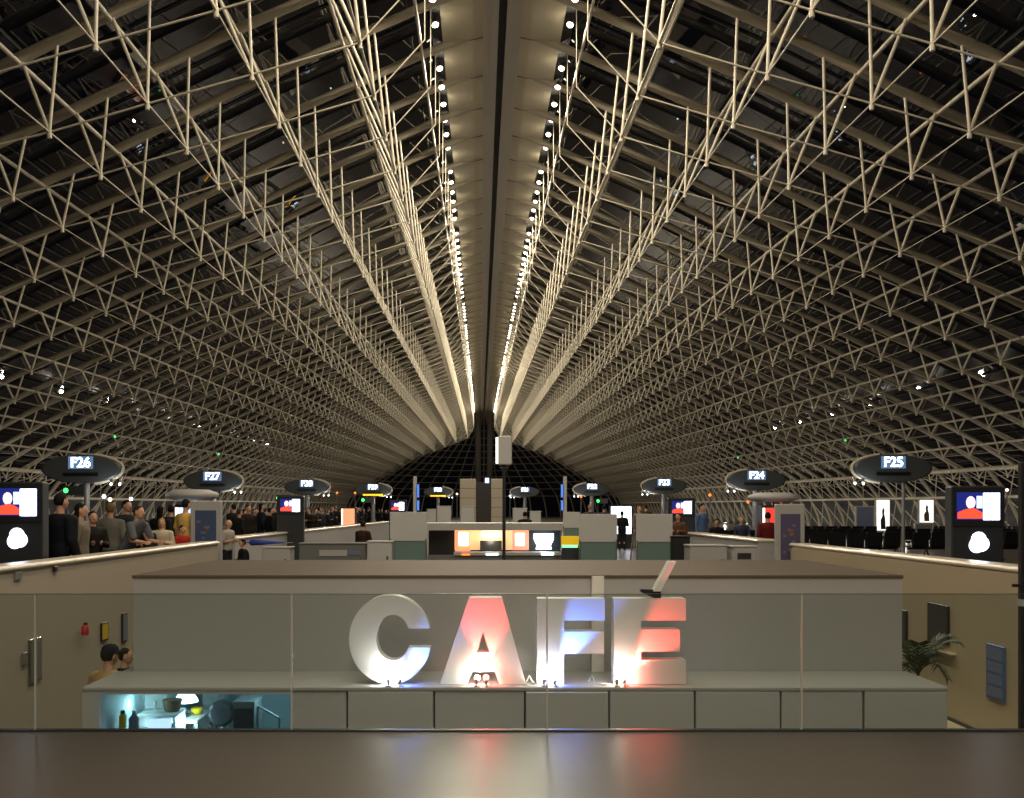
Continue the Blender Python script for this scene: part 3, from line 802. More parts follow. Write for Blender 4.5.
# ------------------------------------------------------------------ screen totems
def totem(px, py_top, Y, label, mirror=1, wide=.72, full=True):
    t = thing('screen_totem', label, 'screen totem', (xat(px, Y), Y, 0))
    H = zat(py_top, Y); a = wide/2
    MB().box(-a, a, -.11, .11, 0, H, bev=.02).build('cabinet', M['dgrey'], t)
    MB().box(-a, a, -.125, -.11, H-.56, H-.02).build('screen_surround', M['black'], t)
    sx = .30; z0, z1 = H-.47, H-.09
    sc = MB().box(-sx, sx, -.132, -.125, z0, z1).build('screen', M['scr_deep'], t)
    y = -.136
    MB().box(.06*mirror if mirror > 0 else -.0+.06, sx-.01, y, y+.004, z0+.0, z1-.01, bev=.01).build('picture_panel', M['scr_white'], sc)
    MB().prism([(-sx+.01, z0+.02), (.05, z0+.02), (.05, z0+.10), (-.02, z0+.14), (-.09, z0+.17), (-.2, z0+.14), (-sx+.01, z0+.1)], y, y+.004).build('picture_figure', M['scr_red'], sc)
    MB().ball((-.11, y+.002, z0+.24), .065, .003, .085, n=16, m=10).build('picture_figure', M['scr_skin'], sc)
    MB().box(-.03, .05, y, y+.003, z0+.16, z1-.05).build('picture_sky', M['scr_pale'], sc)
    if full:
        lg = MB()
        lg.lathe([(.085, -.128), (.105, -.118), (.105, -.11)], 20, c=(.01, 0, H-.74), axis='Y')
        lg.lathe([(.085, -.127), (.105, -.117), (.105, -.11)], 20, c=(.05, 0, H-.80), axis='Y')
        lg.lathe([(.085, -.126), (.105, -.116), (.105, -.11)], 20, c=(-.02, 0, H-.82), axis='Y')
        lg.build('lit_emblem', M['scr_white'], t)
    return t
totem(20, 482, 13.9, 'dark screen totem at the near end of the left parapet')
totem(974, 486, 13.9, 'dark screen totem behind the right parapet, figure in red on it')
totem(291, 496, 30, 'distant screen totem with red and white picture in the crowd', full=False, wide=.8)
totem(681, 498, 30, 'distant screen totem beside the man in blue shirt', full=False, wide=.8)
totem(398, 500, 46, 'small distant screen totem left of the white board', full=False, wide=.8)
t = thing('lit_board', 'white glowing board with a dark figure in front, between two white boards', 'display', (xat(621, 42), 42, 0))
MB().box(-.5, .5, -.05, .05, 0, zat(505, 42)).build('frame', M['dgrey'], t); MB().box(-.42, .42, -.06, -.05, .6, zat(506, 42)-.02).build('panel', M['scr_white'], t)

# ------------------------------------------------------------------ info boards
def info_board(px0, px1, py_top, Y, label, m1):
    t = thing('information_board', label, 'information board', (xat((px0+px1)/2, Y), Y, 0)); a = (px1-px0)*Y/2000; H = zat(py_top, Y)
    MB().box(-a, a, -.06, .06, 0, H, bev=.015).build('body', M['grey'] if False else M['off'], t)
    p = MB().box(-a*.68, a*.68, -.068, -.06, .3, H-.2).build('poster', m1, t)
    random.seed(px0)
    k = MB()
    for i in range(9):
        x = random.uniform(-a*.6, a*.2); z = .4+i*(H-.75)/9
        k.box(x, x+random.uniform(.08, .3)*a*1.3, -.071, -.068, z, z+.05)
    k.build('print', M['poster3'], p)
    k = MB()
    for i in range(3):
        x = random.uniform(-a*.6, a*.2); z = random.uniform(.6, H-.5); k.ball((x, -.069, z), .045, .004, .045, n=10, m=6)
    k.build('print', M['poster2'], p)
    return t
info_board(191, 222, 501, 21.4, 'grey board with blue poster at the end of the left parapet', M['poster'])
info_board(775, 804, 504, 20.2, 'grey board with blue and ochre poster at the end of the right parapet', M['poster4'])

# vending machines near the boards
def vending(px, Y, w_, H, front, label, canopy=True):
    t = thing('vending_machine', label, 'vending machine', (xat(px, Y), Y, 0))
    MB().box(-w_/2, w_/2, -.3, .3, 0, H, bev=.02).build('cabinet', M['dgrey'], t)
    MB().box(-w_/2+.05, w_/2-.05, -.31, -.3, .3, H-.08).build('front_panel', front, t)
    MB().box(-w_/2+.02, -w_/2+.1, -.312, -.3, .3, H-.08).build('light_strip', M['white_lit'], t)
    if canopy: MB().lathe([(w_*.6, H+.12), (w_*.9, H+.2), (w_*.9, H+.32), (w_*.6, H+.42)], 24).build('canopy', M['off'], t)
    return t
vending(773, 33, .9, 1.75, M['red_lit'], 'red lit vending machine behind the person in dark red')
vending(192, 28, .8, 1.75, M['scr_pale'], 'pale lit vending machine beside the left information board')
vending(349, 52, .75, 1.75, M['peach_lit'], 'bright vending machine in the far crowd', canopy=False)

# ------------------------------------------------------------------ middle zone furniture
def screen_board(px0, px1, py0, pym, Y, label):
    t = thing('partition_board', label, 'partition', (xat((px0+px1)/2, Y), Y, 0)); a = (px1-px0)*Y/2000
    MB().box(-a, a, -.02, .02, zat(pym, Y), zat(py0, Y), bev=.006).build('board', M['white'], t)
    MB().box(-a, a, -.006, .006, .05, zat(pym, Y)).build('glass', M['teal_glass'], t)
    for s_ in (-1, 1): MB().box(s_*a*.96-.015, s_*a*.96+.015, -.03, .03, 0, zat(pym, Y)+.05).build('post', M['metal'], t)
    return t
screen_board(390, 427, 512, 541, 22, 'white board over teal glass left of the lit cafe bar')
screen_board(579, 617, 514, 542, 22, 'white board over teal glass right of the yellow sign')
screen_board(636, 672.5, 514, 542, 22, 'white board over teal glass beside the dark bins')
screen_board(563, 580, 512, 528, 24, 'narrow white board above the yellow sign')
t = thing('yellow_sign', 'yellow sign with a green glowing line beside the white board', 'sign', (xat(570, 23), 23, 0))
MB().box(-.2, .2, -.03, .03, zat(545, 23), zat(536, 23)).build('panel', M['yellow_lit'], t); MB().box(-.19, .17, -.035, -.03, zat(547.5, 23), zat(545, 23)).build('text_line', M['green_lit'], t)
MB().box(-.2, .2, -.03, .03, 0, zat(547.5, 23)).build('stand', M['dgrey'], t)

YC = 26
t = thing('cafe_bar', 'brightly lit cafe bar under a long pale beam', 'bar', (xat(497, YC), YC, 0))
def bxp(px0, px1, py0, py1, y0, y1, nm, m_, par=t, Y=YC, bev=0):
    ox = par.location.x if par else 0; oy = par.location.y if par else 0
    o = MB().box(xat(px0, Y)-ox, xat(px1, Y)-ox, y0, y1, zat(py1, Y), zat(py0, Y), bev=bev).build(nm, m_, par)
    return o
bxp(424, 566, 523, 530, -.4, 1.2, 'beam', M['off'])
bxp(427, 563, 530, 572, .8, .9, 'back_wall', M['dgrey'])
bxp(454, 530, 530.5, 551, .7, .78, 'back_panel', M['cream_lit'])
bxp(454.5, 470, 531, 552, .55, .68, 'menu_panel', M['peach_lit'])
bxp(458, 468.5, 533, 546, .53, .55, 'menu_glow', M['warm_lit'], bev=.02)
bxp(513, 529.5, 531, 551, .55, .68, 'menu_panel', M['pink_lit'])
bxp(516, 525.5, 534, 546, .53, .55, 'menu_glow', M['warm_lit'], bev=.02)
bxp(481, 501.5, 532, 537.5, .5, .6, 'tube_lamp', M['warm_lit'], bev=.03)
bxp(480, 502, 541, 551, .3, .5, 'coffee_machine', M['dgrey'])
bxp(454, 560, 552, 555, -.2, .3, 'counter_top', M['off'])
bxp(428, 565, 555, 572, -.1, .2, 'counter_front', M['grey'])
bxp(486, 498, 553.2, 554.8, -.24, -.2, 'counter_glow', M['cool_lit']); bxp(541, 553, 552.5, 554.8, -.24, -.2, 'counter_glow', M['cool_lit'])
bxp(462, 470, 553.5, 555, -.24, -.2, 'counter_glow', M['led_o'])
zc = zat(541, YC)
cup = MB().prism([(xat(535, YC)-t.location.x, zat(534, YC)), (xat(555, YC)-t.location.x, zat(534, YC)), (xat(555, YC)-t.location.x, zat(540, YC)), (xat(552, YC)-t.location.x, zat(546, YC)),
                  (xat(553, YC)-t.location.x, zat(550, YC)), (xat(537, YC)-t.location.x, zat(550, YC)), (xat(538, YC)-t.location.x, zat(546, YC)), (xat(535, YC)-t.location.x, zat(540, YC))], .5, .6).build('cup_light', M['cool_lit'], t)
point('cafe_bar_light', (xat(491, YC), YC+.2, zat(540, YC)), 12, (1, .85, .65), .15)
point('cafe_bar_light', (xat(545, YC), YC+.2, zat(547, YC)), 8, (.85, .97, 1), .15)

def cabinet_box(px0, px1, py0, py1, Y, nm, label, cat, m_, depth=.5, door=True, handle=True):
    t = thing(nm, label, cat, (xat((px0+px1)/2, Y), Y, 0)); a = (px1-px0)*Y/2000; H = zat(py0, Y)
    MB().box(-a, a, 0, depth, 0, H-.03, bev=.01).build('body', m_, t); MB().box(-a-.015, a+.015, -.015, depth+.01, H-.03, H, bev=.006).build('top', m_, t)
    if door:
        d = MB().box(-a+.03, a-.03, -.012, 0, .12, H-.06).build('door', m_, t)
        if handle: MB().box(a-.12, a-.08, -.03, -.012, H*.5, H*.5+.15).build('handle', M['metal'], d)
    return t
# left middle: dark counter, white box
t = cabinet_box(299, 366, 543, 570, 21.6, 'service_counter', 'long dark grey service counter behind the cafe block', 'counter', M['grey'], .6)
MB().box(-.28, .32, -.03, -.012, zat(556, 21.6), zat(550, 21.6)).build('opening', M['off'], t)
MB().box(.34, .6, -.03, -.012, zat(555, 21.6), zat(551, 21.6)).build('opening', M['poster3'], t)
cabinet_box(367, 392, 541, 570, 21.4, 'white_cabinet', 'white cabinet left of the teal glass board', 'cabinet', M['white'])
cabinet_box(262, 290, 547, 570, 21.5, 'low_cabinet', 'beige low cabinet right of the person in the blue hat', 'cabinet', M['off'])
cabinet_box(672, 690, 536, 570, 21.8, 'waste_bin', 'tall black waste bin right of the white board', 'bin', M['black'])
cabinet_box(690, 727, 545, 570, 20.6, 'service_counter', 'beige service counter at the right of the black bin', 'counter', M['off'], .6)
t = cabinet_box(733, 757, 546, 570, 20.4, 'low_cabinet', 'beige low cabinet with dark niche near the right parapet', 'cabinet', M['off'], .5)
MB().box(-.16, .12, -.03, -.012, zat(559, 20.4), zat(553, 20.4)).build('niche', M['dgrey'], t)
t = thing('leaning_broom', 'thin stick leaning on the far parapet behind the white boards', 'stick', (xat(629, 25), 25, 0)); MB().tube((0, 0, .0), (.15, .3, 1.0), .02).build('stick', M['brown'], t)
MB().box(-.12, .12, -.04, .04, 0, .06).build('head', M['brown'], t)
# objects standing beyond the bar
YD = 34
for (a_, b_, c_, d_, lab) in ((437, 451, 506, 524, 'white upright box left of the tower'), (461, 474, 506, 528, 'white upright box in front of the tower'),
                              (427, 436, 509, 524, 'low white box beside the screen post'), (513, 527, 508, 524, 'white upright box right of the tower'), (530, 541, 511, 524, 'low white box right of the seated figure')):
    cabinet_box(a_, b_, c_, d_, YD, 'white_box', lab, 'box', M['white'], .4, door=True, handle=False)
# central tower
YT = 62
t = thing('central_tower', 'beige twin tower with dark middle at the far end of the hall', 'tower', (xat(482, YT), YT, 0))
for a_, b_ in ((460, 476), (491, 503)):
    p_ = MB(); x0_, x1_ = xat(a_, YT)-t.location.x, xat(b_, YT)-t.location.x; H = zat(479, YT)
    pp_ = p_.box(x0_, x1_, -.4, .6, 0, H, bev=.03).build('pier', M['beige'], t)
    for k in range(1, 6): MB().box(x0_-.01, x1_+.01, -.41, -.39, H*k/6-.012, H*k/6+.012).build('joint', M['brown'], pp_)
MB().box(xat(476, YT)-t.location.x, xat(491, YT)-t.location.x, 0, .5, 0, zat(482, YT)).build('core', M['frame'], t)
MB().box(xat(485, YT)-t.location.x, xat(489, YT)-t.location.x, -.1, 0, zat(483, YT), zat(478, YT)).build('lamp_box', M['scr_pale'], t)
# screen posts
def screen_post(px, side, Y, label):
    t = thing('screen_post', label, 'screen post', (xat(px, Y), Y, 0)); H = zat(476.5, Y)
    MB().box(-.07, .07, -.07, .07, 0, H, bev=.01).build('post', M['white'], t)
    for z0, z1 in ((zat(498, Y), zat(484, Y)), (zat(511, Y), zat(500, Y))):
        s_ = MB().box(min(side*.09, side*.17), max(side*.09, side*.17), -.18, .18, z0, z1, bev=.01).build('monitor', M['dgrey'], t)
        MB().box(min(side*.10, side*.165), max(side*.10, side*.165), -.185, -.18, z0+.03, z1-.03).build('screen', M['scr_blue'], s_)
    return t
screen_post(415, 1, 40, 'white post with blue screens left of the central tower')
screen_post(565, -1, 40, 'white post with blue screens right of the central tower')

# ------------------------------------------------------------------ seats, posters at the right
def bench(n_=6):
    t = thing('seat_bench', 'black beam seating', 'bench', (0, 0, 0))
    W = .58
    MB().box(-n_*W/2, n_*W/2, -.04, .04, .34, .40).build('beam', M['dgrey'], t)
    for i in range(n_):
        x = -n_*W/2+(i+.5)*W
        MB().box(x-.26, x+.26, -.25, .22, .40, .46, bev=.02).build('seat', M['seat'], t)
        o = MB().box(-.26, .26, -.03, .03, 0, .46, bev=.025).build('backrest', M['seat'], t, loc=(x, .24, .44)); o.rotation_euler.x = -.18
    for i in range(n_+1):
        x = -n_*W/2+i*W
        MB().path([(x, -.22, .40), (x, -.22, .62), (x, .22, .64), (x, .27, .42)], .02, 6).build('armrest', M['metal'], t)
    for x in (-n_*W/3, n_*W/3):
        MB().path([(x, -.3, .01), (x, 0, .36), (x, .3, .01)], .03, 6).build('leg', M['metal'], t)
    return t
b0 = bench(); first = True
for r_, (Y, xs, wh) in enumerate(((44, (15.6, 19.4, 23.2), 'back'), (38, (13.2, 17.0, 20.8), 'middle'), (32, (11.6, 15.4, 19.2), 'front'))):
    for k, x in enumerate(xs):
        o = b0 if first else copy_tree(b0); first = False
        o.location = (x, Y, 0); o['group'] = 'black seat benches on the right'
        o.rotation_euler.z = PI
        o['label'] = 'black bench of joined seats in the %s row, %s' % (wh, ('end nearest the parapet', 'middle of its row', 'end nearest the window wall')[k])
def poster_stand(px0, px1, py0, py1, Y, label, m_, fig=None):
    t = thing('poster_stand', label, 'poster stand', (xat((px0+px1)/2, Y), Y, 0)); a = (px1-px0)*Y/2000; z0, z1 = zat(py1, Y), zat(py0, Y)
    MB().box(-a, a, -.06, .06, 0 if z0 < .8 else z0, z1, bev=.01).build('case', M['off'], t)
    p = MB().box(-a*.85, a*.85, -.068, -.06, z0+.03, z1-.05).build('poster', m_, t)
    if z0 >= .8: MB().box(-.05, .05, -.04, .04, 0, z0).build('post', M['dgrey'], t)
    if fig:
        zz = z0+.08; h = (z1-z0)*.7
        MB().prism([(-a*.3, zz), (a*.35, zz), (a*.3, zz+h*.45), (a*.15, zz+h*.7), (a*.2, zz+h*.85), (0, zz+h), (-a*.15, zz+h*.8), (-a*.1, zz+h*.6), (-a*.35, zz+h*.4)], -.072, -.068).build('printed_figure', fig, p)
    return t
poster_stand(875, 890, 499, 531, 46, 'white lit poster with a thin dark figure behind the seats', M['white_lit'], M['dgrey'])
poster_stand(918, 934, 499, 523, 46, 'white lit poster with a brown figure behind the seats', M['white_lit'], M['brown'])
poster_stand(855, 874, 506, 532, 45, 'dull grey board left of the lit posters', M['poster3'])
poster_stand(914, 933, 523, 537, 43, 'low grey board below the brown figure poster', M['grey'])
t = thing('standing_post', 'tall dark upright post at the right edge of the view', 'post', (xat(1022.5, 7.9), 7.9, PF))
MB().box(-.022, .05, -.03, .03, 0, zat(462, 7.9)-PF, bev=.006).build('post', M['black'], t)
MB().box(-.08, -.02, -.012, .012, zat(587, 7.9)-PF, zat(584, 7.9)-PF).build('hook', M['black'], t)
MB().box(-.026, .054, -.034, .034, zat(606, 7.9)-PF, zat(599, 7.9)-PF).build('collar', M['white'], t)
MB().box(-.12, .14, -.12, .12, 0, .03).build('base', M['black'], t)

# ------------------------------------------------------------------ exit signs and small lights
def exit_sign(px, py, Y, label):
    t = thing('exit_sign', label, 'exit sign', (xat(px, Y), Y, 0)); z = zat(py, Y)
    MB().tube((0, .05, 0), (0, .05, z), .03, 8).build('post', M['dgrey'], t)
    MB().box(-.1, .55, -.02, .04, z-.14, z+.14, bev=.01).build('case', M['sign_face'], t)
    MB().ball((0, -.02, z), .075, .015, .075, n=14, m=8).build('green_lamp', M['green'], t)
for px, py, Y, lab in ((66, 490.5, 30, 'green exit sign above the man in the black coat'), (187, 495, 37, 'green exit sign above the person in yellow'),
                       (278, 498, 44, 'green exit sign left of the red and white screen'), (363, 500, 52, 'green exit sign over the far crowd'),
                       (598, 501, 55, 'green exit sign above the white board right of the bar'), (774, 498, 34, 'green exit sign over the red vending machine')):
    exit_sign(px, py, Y, lab)
for side, Y, lab in ((1, 67, 'tiny green emergency lamp on the roof above sign F25'), (1, 95, 'tiny green emergency lamp on the roof above sign F24'),
                     (-1, 63, 'tiny green emergency lamp on the roof above sign F26'), (-1, 88, 'tiny green emergency lamp on the roof above sign F27')):
    t = thing('emergency_lamp', lab, 'emergency lamp', P(side, 23.71, 5.42, Y))
    MB().box(-.16, .16, -.06, .06, 0, .16, bev=.01).build('case', M['sign_face'], t); MB().ball((0, -.07, .07), .09, .03, .07, n=10, m=6).build('lens', M['green'], t)
for px, py, Y, mm, lab in ((104, 496.5, 33, 'spotw', 'small white lamp on a post behind the grey shirted man'), (110, 499.5, 34, 'spotwarm', 'small warm lamp on a post behind the grey shirted man'),
                           (131, 499, 36, 'spotw', 'faint white lamp on a post above the dark haired standing woman'), (337, 493, 60, 'led_o', 'small orange lamp left of sign F29'),
                           (355, 493, 58, 'led_o', 'small orange lamp right under sign F29'), (710, 495, 44, 'led_o', 'small orange lamp above the man in blue shirt'),
                           (748, 502, 45, 'led_o', 'small orange lamp below sign F24'), (581, 496.5, 50, 'led_o', 'small orange lamp below sign F22'),
                           (457, 494, 70, 'spotwarm', 'small warm lamp right of sign F30'), (510, 496, 70, 'spotw', 'small white lamp right of the tower'),
                           (1007, 490, 40, 'white_lit', 'bright small lamp right of the right screen totem')):
    t = thing('post_lamp', lab, 'lamp', (xat(px, Y), Y, 0)); z = zat(py, Y)
    MB().tube((0, 0, 0), (0, 0, z-.06), .02, 6).build('post', M['grey'], t); MB().ball((0, 0, z), .065, n=10, m=8).build('bulb', M[mm], t)

# ------------------------------------------------------------------ people
def remesh(mb, name, mats, voxel):
    o = mb.build(name, mats)
    md = o.modifiers.new('r', 'REMESH'); md.mode = 'VOXEL'; md.voxel_size = voxel; md.use_smooth_shade = True
    sm = o.modifiers.new('s', 'SMOOTH'); sm.iterations = 3; sm.factor = .5
    dg = bpy.context.evaluated_depsgraph_get()
    me = bpy.data.meshes.new_from_object(o.evaluated_get(dg))
    me.materials.clear(); me.materials.append(mats)
    bpy.data.objects.remove(o)
    return me
def ring(c, a, b, ax=0.0, n=16):
    """ellipse ring round c, tilted forward by ax about x"""
    out = []
    for i in range(n):
        q = 2*PI*i/n; x, y = a*math.cos(q), b*math.sin(q)
        out.append(Vector((c[0]+x, c[1]+y*math.cos(ax), c[2]-y*math.sin(ax))))
    return out
def limb(mb, pts, rs):
    for (p, q, r1, r2) in zip(pts, pts[1:], rs, rs[1:]): mb.tube(p, q, r1, 10, r2)
    for p, r in zip(pts, rs): mb.ball(p, r, n=10, m=8)
def hand(mb, wr, d, side, up=Vector((0, -1, 0))):
    d = d.normalized(); s = d.cross(up)
    s = s.normalized() if s.length > .05 else Vector((1, 0, 0))
    pn = s.cross(d).normalized()
    for k in range(4): mb.ball(wr+d*(.02+.022*k), .026, n=8, m=6)
    for k, (off, L) in enumerate(((-.03, .062), (-.011, .075), (.011, .07), (.03, .055))):
        p0 = wr+d*.075+s*off; p1 = p0+d*L*.5+pn*.008; p2 = p1+d*L*.42+pn*.026
        limb(mb, [p0, p1, p2], [.0105, .0095, .008])
    t0 = wr+d*.025-s*.025*side; t1 = t0+d*.03-s*.022*side+pn*.012; t2 = t1+d*.028-s*.004*side+pn*.012
    limb(mb, [t0, t1, t2], [.012, .0105, .009])
def figure(pose):
    lean = {'stand': .03, 'fold': .05, 'lean': .42, 'sit': .08}[pose]
    sit = pose == 'sit'
    hipz = .47 if sit else .93
    piv = Vector((0, 0, hipz))
    def up(x, y, h):          # a point h above the hips on the leaning spine
        return piv+Vector((x, y*math.cos(lean)-h*math.sin(lean), h*math.cos(lean)+y*math.sin(lean)*-1*-1))
    spine = [(-.06, .155, .105), (.04, .165, .11), (.16, .14, .098), (.30, .155, .11), (.42, .175, .115), (.49, .165, .10), (.535, .11, .08), (.565, .062, .06), (.64, .052, .055)]
    fat = [(-.05, .175, .125), (.04, .185, .13), (.16, .17, .12), (.30, .18, .13), (.42, .2, .135), (.50, .185, .115), (.545, .125, .095), (.575, .08, .078)]
    sh = [up(s*.185, 0, .485) for s in (-1, 1)]
    hp = [piv+Vector((s*.092, 0, -.03)) for s in (-1, 1)]
    if sit: kn = [Vector((s*.12, -.42, .47)) for s in (-1, 1)]; an = [Vector((s*.13, -.40, .08)) for s in (-1, 1)]
    else: kn = [Vector((s*.1, -.02, .50)) for s in (-1, 1)]; an = [Vector((s*.105, .02, .08)) for s in (-1, 1)]
    if pose == 'stand':
        el = [sh[i]+Vector((s*.055, .03, -.29)) for i, s in enumerate((-1, 1))]; wr = [el[i]+Vector((s*.01, -.06, -.25)) for i, s in enumerate((-1, 1))]
    elif pose == 'fold':
        el = [sh[i]+Vector((s*.06, .0, -.28)) for i, s in enumerate((-1, 1))]; wr = [el[i]+Vector((-s*.13, -.2, .05)) for i, s in enumerate((-1, 1))]
    elif pose == 'lean':
        el = [sh[i]+Vector((s*.05, -.1, -.27)) for i, s in enumerate((-1, 1))]; wr = [el[i]+Vector((-s*.04, -.24, -.03)) for i, s in enumerate((-1, 1))]
    else:
        el = [sh[i]+Vector((s*.05, -.04, -.28)) for i, s in enumerate((-1, 1))]; wr = [el[i]+Vector((-s*.05, -.24, -.02)) for i, s in enumerate((-1, 1))]
    hd = up(0, -.02, .745)
    if pose == 'lean': hd = up(0, .0, .74)+Vector((0, .02, .0))
    body = MB(); body.loft([ring(up(0, 0, h), a, b, lean) for h, a, b in spine])
    for i, s in enumerate((-1, 1)):
        limb(body, [up(s*.1, 0, .50), sh[i], el[i], wr[i]], [.06, .056, .042, .028])
        hand(body, wr[i], (wr[i]-el[i]), s)
        limb(body, [hp[i], kn[i], an[i]], [.09, .058, .04])
        body.ball(kn[i]*.55+an[i]*.45+Vector((0, .02, 0)), .054, .056, .12, n=10, m=8)
        limb(body, [an[i]+Vector((0, .03, -.035)), an[i]+Vector((s*.015, -.15, -.05))], [.042, .034])
    body.ball(hd, .076, .096, .115, n=18, m=12); body.ball(hd+Vector((0, -.035, -.06)), .056, .056, .055, n=14, m=8)
    limb(body, [hd+Vector((0, -.088, .01)), hd+Vector((0, -.108, -.024))], [.011, .017])
    for s in (-1, 1): body.ball(hd+Vector((s*.078, .012, -.01)), .012, .022, .034, n=8, m=6)
    limb(body, [up(0, 0, .56), hd+Vector((0, .02, -.05))], [.058, .052])
    top = MB(); top.loft([ring(up(0, 0, h), a, b, lean) for h, a, b in fat])
    for i, s in enumerate((-1, 1)):
        w_ = el[i].lerp(wr[i], .93); limb(top, [up(s*.1, 0, .495), sh[i], el[i], w_], [.078, .074, .06, .047])
    tee = MB(); tee.loft([ring(up(0, 0, h), a*.96, b*.96, lean) for h, a, b in fat])
    for i, s in enumerate((-1, 1)): limb(tee, [up(s*.1, 0, .495), sh[i], sh[i].lerp(el[i], .8)], [.074, .07, .06])
    leg = MB(); leg.loft([ring(up(0, 0, h), a, b, lean) for h, a, b in [(-.11, .15, .11), (-.05, .178, .125), (.04, .178, .122), (.12, .16, .112)]])
    for i, s in enumerate((-1, 1)): limb(leg, [hp[i], kn[i], an[i]+Vector((0, 0, .01))], [.105, .078, .066])
    shoe = [MB(), MB()]
    for i, s in enumerate((-1, 1)):
        a = an[i]; shoe[i].loft([[Vector((a.x+s*.006+w_*math.cos(q), a.y+.02+yy+0*q, max(0.0, .045+h_*math.sin(q)))) for q in [2*PI*k/12 for k in range(12)]]
                                 for yy, w_, h_ in ((.06, .02, .03), (.045, .042, .048), (-.03, .045, .05), (-.11, .048, .038), (-.19, .04, .03), (-.215, .02, .016))])
    hair = MB(); hair.ball(hd+Vector((0, .018, .022)), .086, .098, .108, n=18, m=12)
    hair2 = MB()
    # short hair: the cap of hair above the hairline, open at the face
    for f_, sm_ in zip(hair.f, hair.sm):
        c = sum((Vector(hair.v[i]) for i in f_), Vector())/len(f_)-hd
        if c.z > .045+c.y*-.55 or (c.y > .02 and c.z > -.06): hair2.add([hair.v[i] for i in f_], [tuple(range(len(f_)))], 0, True)
    longh = MB(); longh.v = list(hair2.v); longh.f = list(hair2.f); longh.m = list(hair2.m); longh.sm = list(hair2.sm)
    longh.loft([ring(hd+Vector((0, y_, z_)), a, b) for z_, y_, a, b in ((.03, .05, .08, .06), (-.06, .06, .085, .05), (-.14, .07, .08, .04), (-.19, .075, .06, .025))])
    cap_ = MB(); cap_.loft([ring(hd+Vector((0, .0, z_)), a, b) for z_, a, b in ((.035, .09, .108), (.09, .086, .1), (.125, .055, .066), (.135, .015, .02))])
    brim = MB(); brim.loft([ring(hd+Vector((0, -.09, z_)), a, b) for z_, a, b in ((.03, .06, .075), (.036, .066, .082), (.043, .06, .075))])
    eye = MB().ball((0, 0, 0), .011, .006, .008, n=8, m=6); mouth = MB().ball((0, 0, 0), .024, .007, .006, n=10, m=6)
    return dict(body=remesh(body, 'body', M['skin'], .0095 if pose != 'sit' else .011), jacket=remesh(top, 'jacket', M['seat'], .017), shirt=remesh(tee, 'shirt', M['grey'], .017),
                trousers=remesh(leg, 'trousers', M['dgrey'], .017), shoe=[shoe[i].mesh('shoe', M['black']) for i in (0, 1)], hair=hair2.mesh('hair', M['black']), longhair=longh.mesh('hair', M['black']),
                cap=cap_.mesh('cap', M['black']), brim=brim.mesh('brim', M['black']), eye=eye.mesh('eye', M['black']), mouth=mouth.mesh('mouth', M['red']), head=hd, height=(hd.z+.125))
FIG = {p: figure(p) for p in ('stand', 'fold', 'lean', 'sit')}
CL = {}
def cloth(rgb):
    if rgb not in CL: CL[rgb] = mat('cloth %d %d %d' % rgb, rgb, .8, noise=.12, nscale=14, spec=.2)
    return CL[rgb]
def person(x, Y, top_z, pose, rz, label, coat=(22, 24, 30), legs=(30, 32, 40), hair=(24, 20, 18), skin='skin', top='jacket', hr='hair', base=0, group=None, cap=None, detail=True, bulk=1.1):
    f_ = FIG[pose]; s = (top_z-base)/f_['height']
    t = empty('person', (x, Y, base), label, 'person', rz, group); t.scale = (s, s, s)
    def put(nm, me, m_, par=t, loc=None):
        o = bpy.data.objects.new(nm, me); COL.objects.link(o); o.parent = par
        if loc: o.location = loc
        o.material_slots[0].link = 'OBJECT'; o.material_slots[0].material = m_
        return o
    b = put('body', f_['body'], M[skin])
    tp = put(top, f_[top], cloth(coat)); tp.scale = (bulk, bulk*1.12, 1); put('trousers', f_['trousers'], cloth(legs))
    for i in (0, 1): put('shoe', f_['shoe'][i], M['black'])
    if hr: put('hair', f_[hr], cloth(hair))
    if cap: c = put('cap', f_['cap'], cloth(cap)); put('brim', f_['brim'], cloth(cap), c)
    if detail:
        for s2 in (-1, 1): put('eye', f_['eye'], M['black'], t, f_['head']+Vector((s2*.031, -.088, .012)))
        put('mouth', f_['mouth'], cloth((150, 82, 78)), t, f_['head']+Vector((0, -.088, -.055)))
    return t
def who(px, py, Y, pose, rz, label, **k): return person(xat(px, Y), Y, zat(py, Y), pose, rz, label, **k)
R = math.radians
who(59, 493, 14.8, 'stand', R(150), 'tall person in a black coat beside the near screen totem', bulk=1.3, coat=(16, 18, 26), hair=(20, 18, 20), top='jacket')
who(79, 503, 15.8, 'stand', R(100), 'person in a beige grey coat right behind the black coat', coat=(120, 110, 98), hair=(18, 16, 16), hr='longhair')
who(92, 511, 16.9, 'fold', R(40), 'person in dark clothes between the beige coat and the grey shirts', coat=(34, 32, 30), hair=(20, 16, 14), skin='skin')
who(110, 503, 18.6, 'stand', R(185), 'person in a grey jacket seen from behind', coat=(104, 100, 92), hair=(120, 90, 60))
who(126, 500, 20.5, 'stand', R(60), 'person with thick black hair above the leaning man', coat=(30, 32, 36), hair=(12, 11, 11))
who(126, 505.5, 17.6, 'lean', R(72), 'man in a grey shirt leaning on the parapet with bare forearms', coat=(92, 96, 102), legs=(44, 46, 54), hair=(52, 36, 26), top='shirt')
who(147, 520, 19.6, 'fold', R(-20), 'small person with a pale bag and a dark jacket beside the leaning man', coat=(26, 26, 28), hair=(30, 24, 20))
who(162, 518, 20, 'fold', R(10), 'fair haired person in a pale top behind the parapet', coat=(190, 176, 152), hair=(176, 128, 74), hr='longhair')
who(160, 506, 23.5, 'stand', R(170), 'person in black seen from behind, left of the black haired pair', coat=(18, 18, 20), hair=(14, 12, 12), hr='longhair')
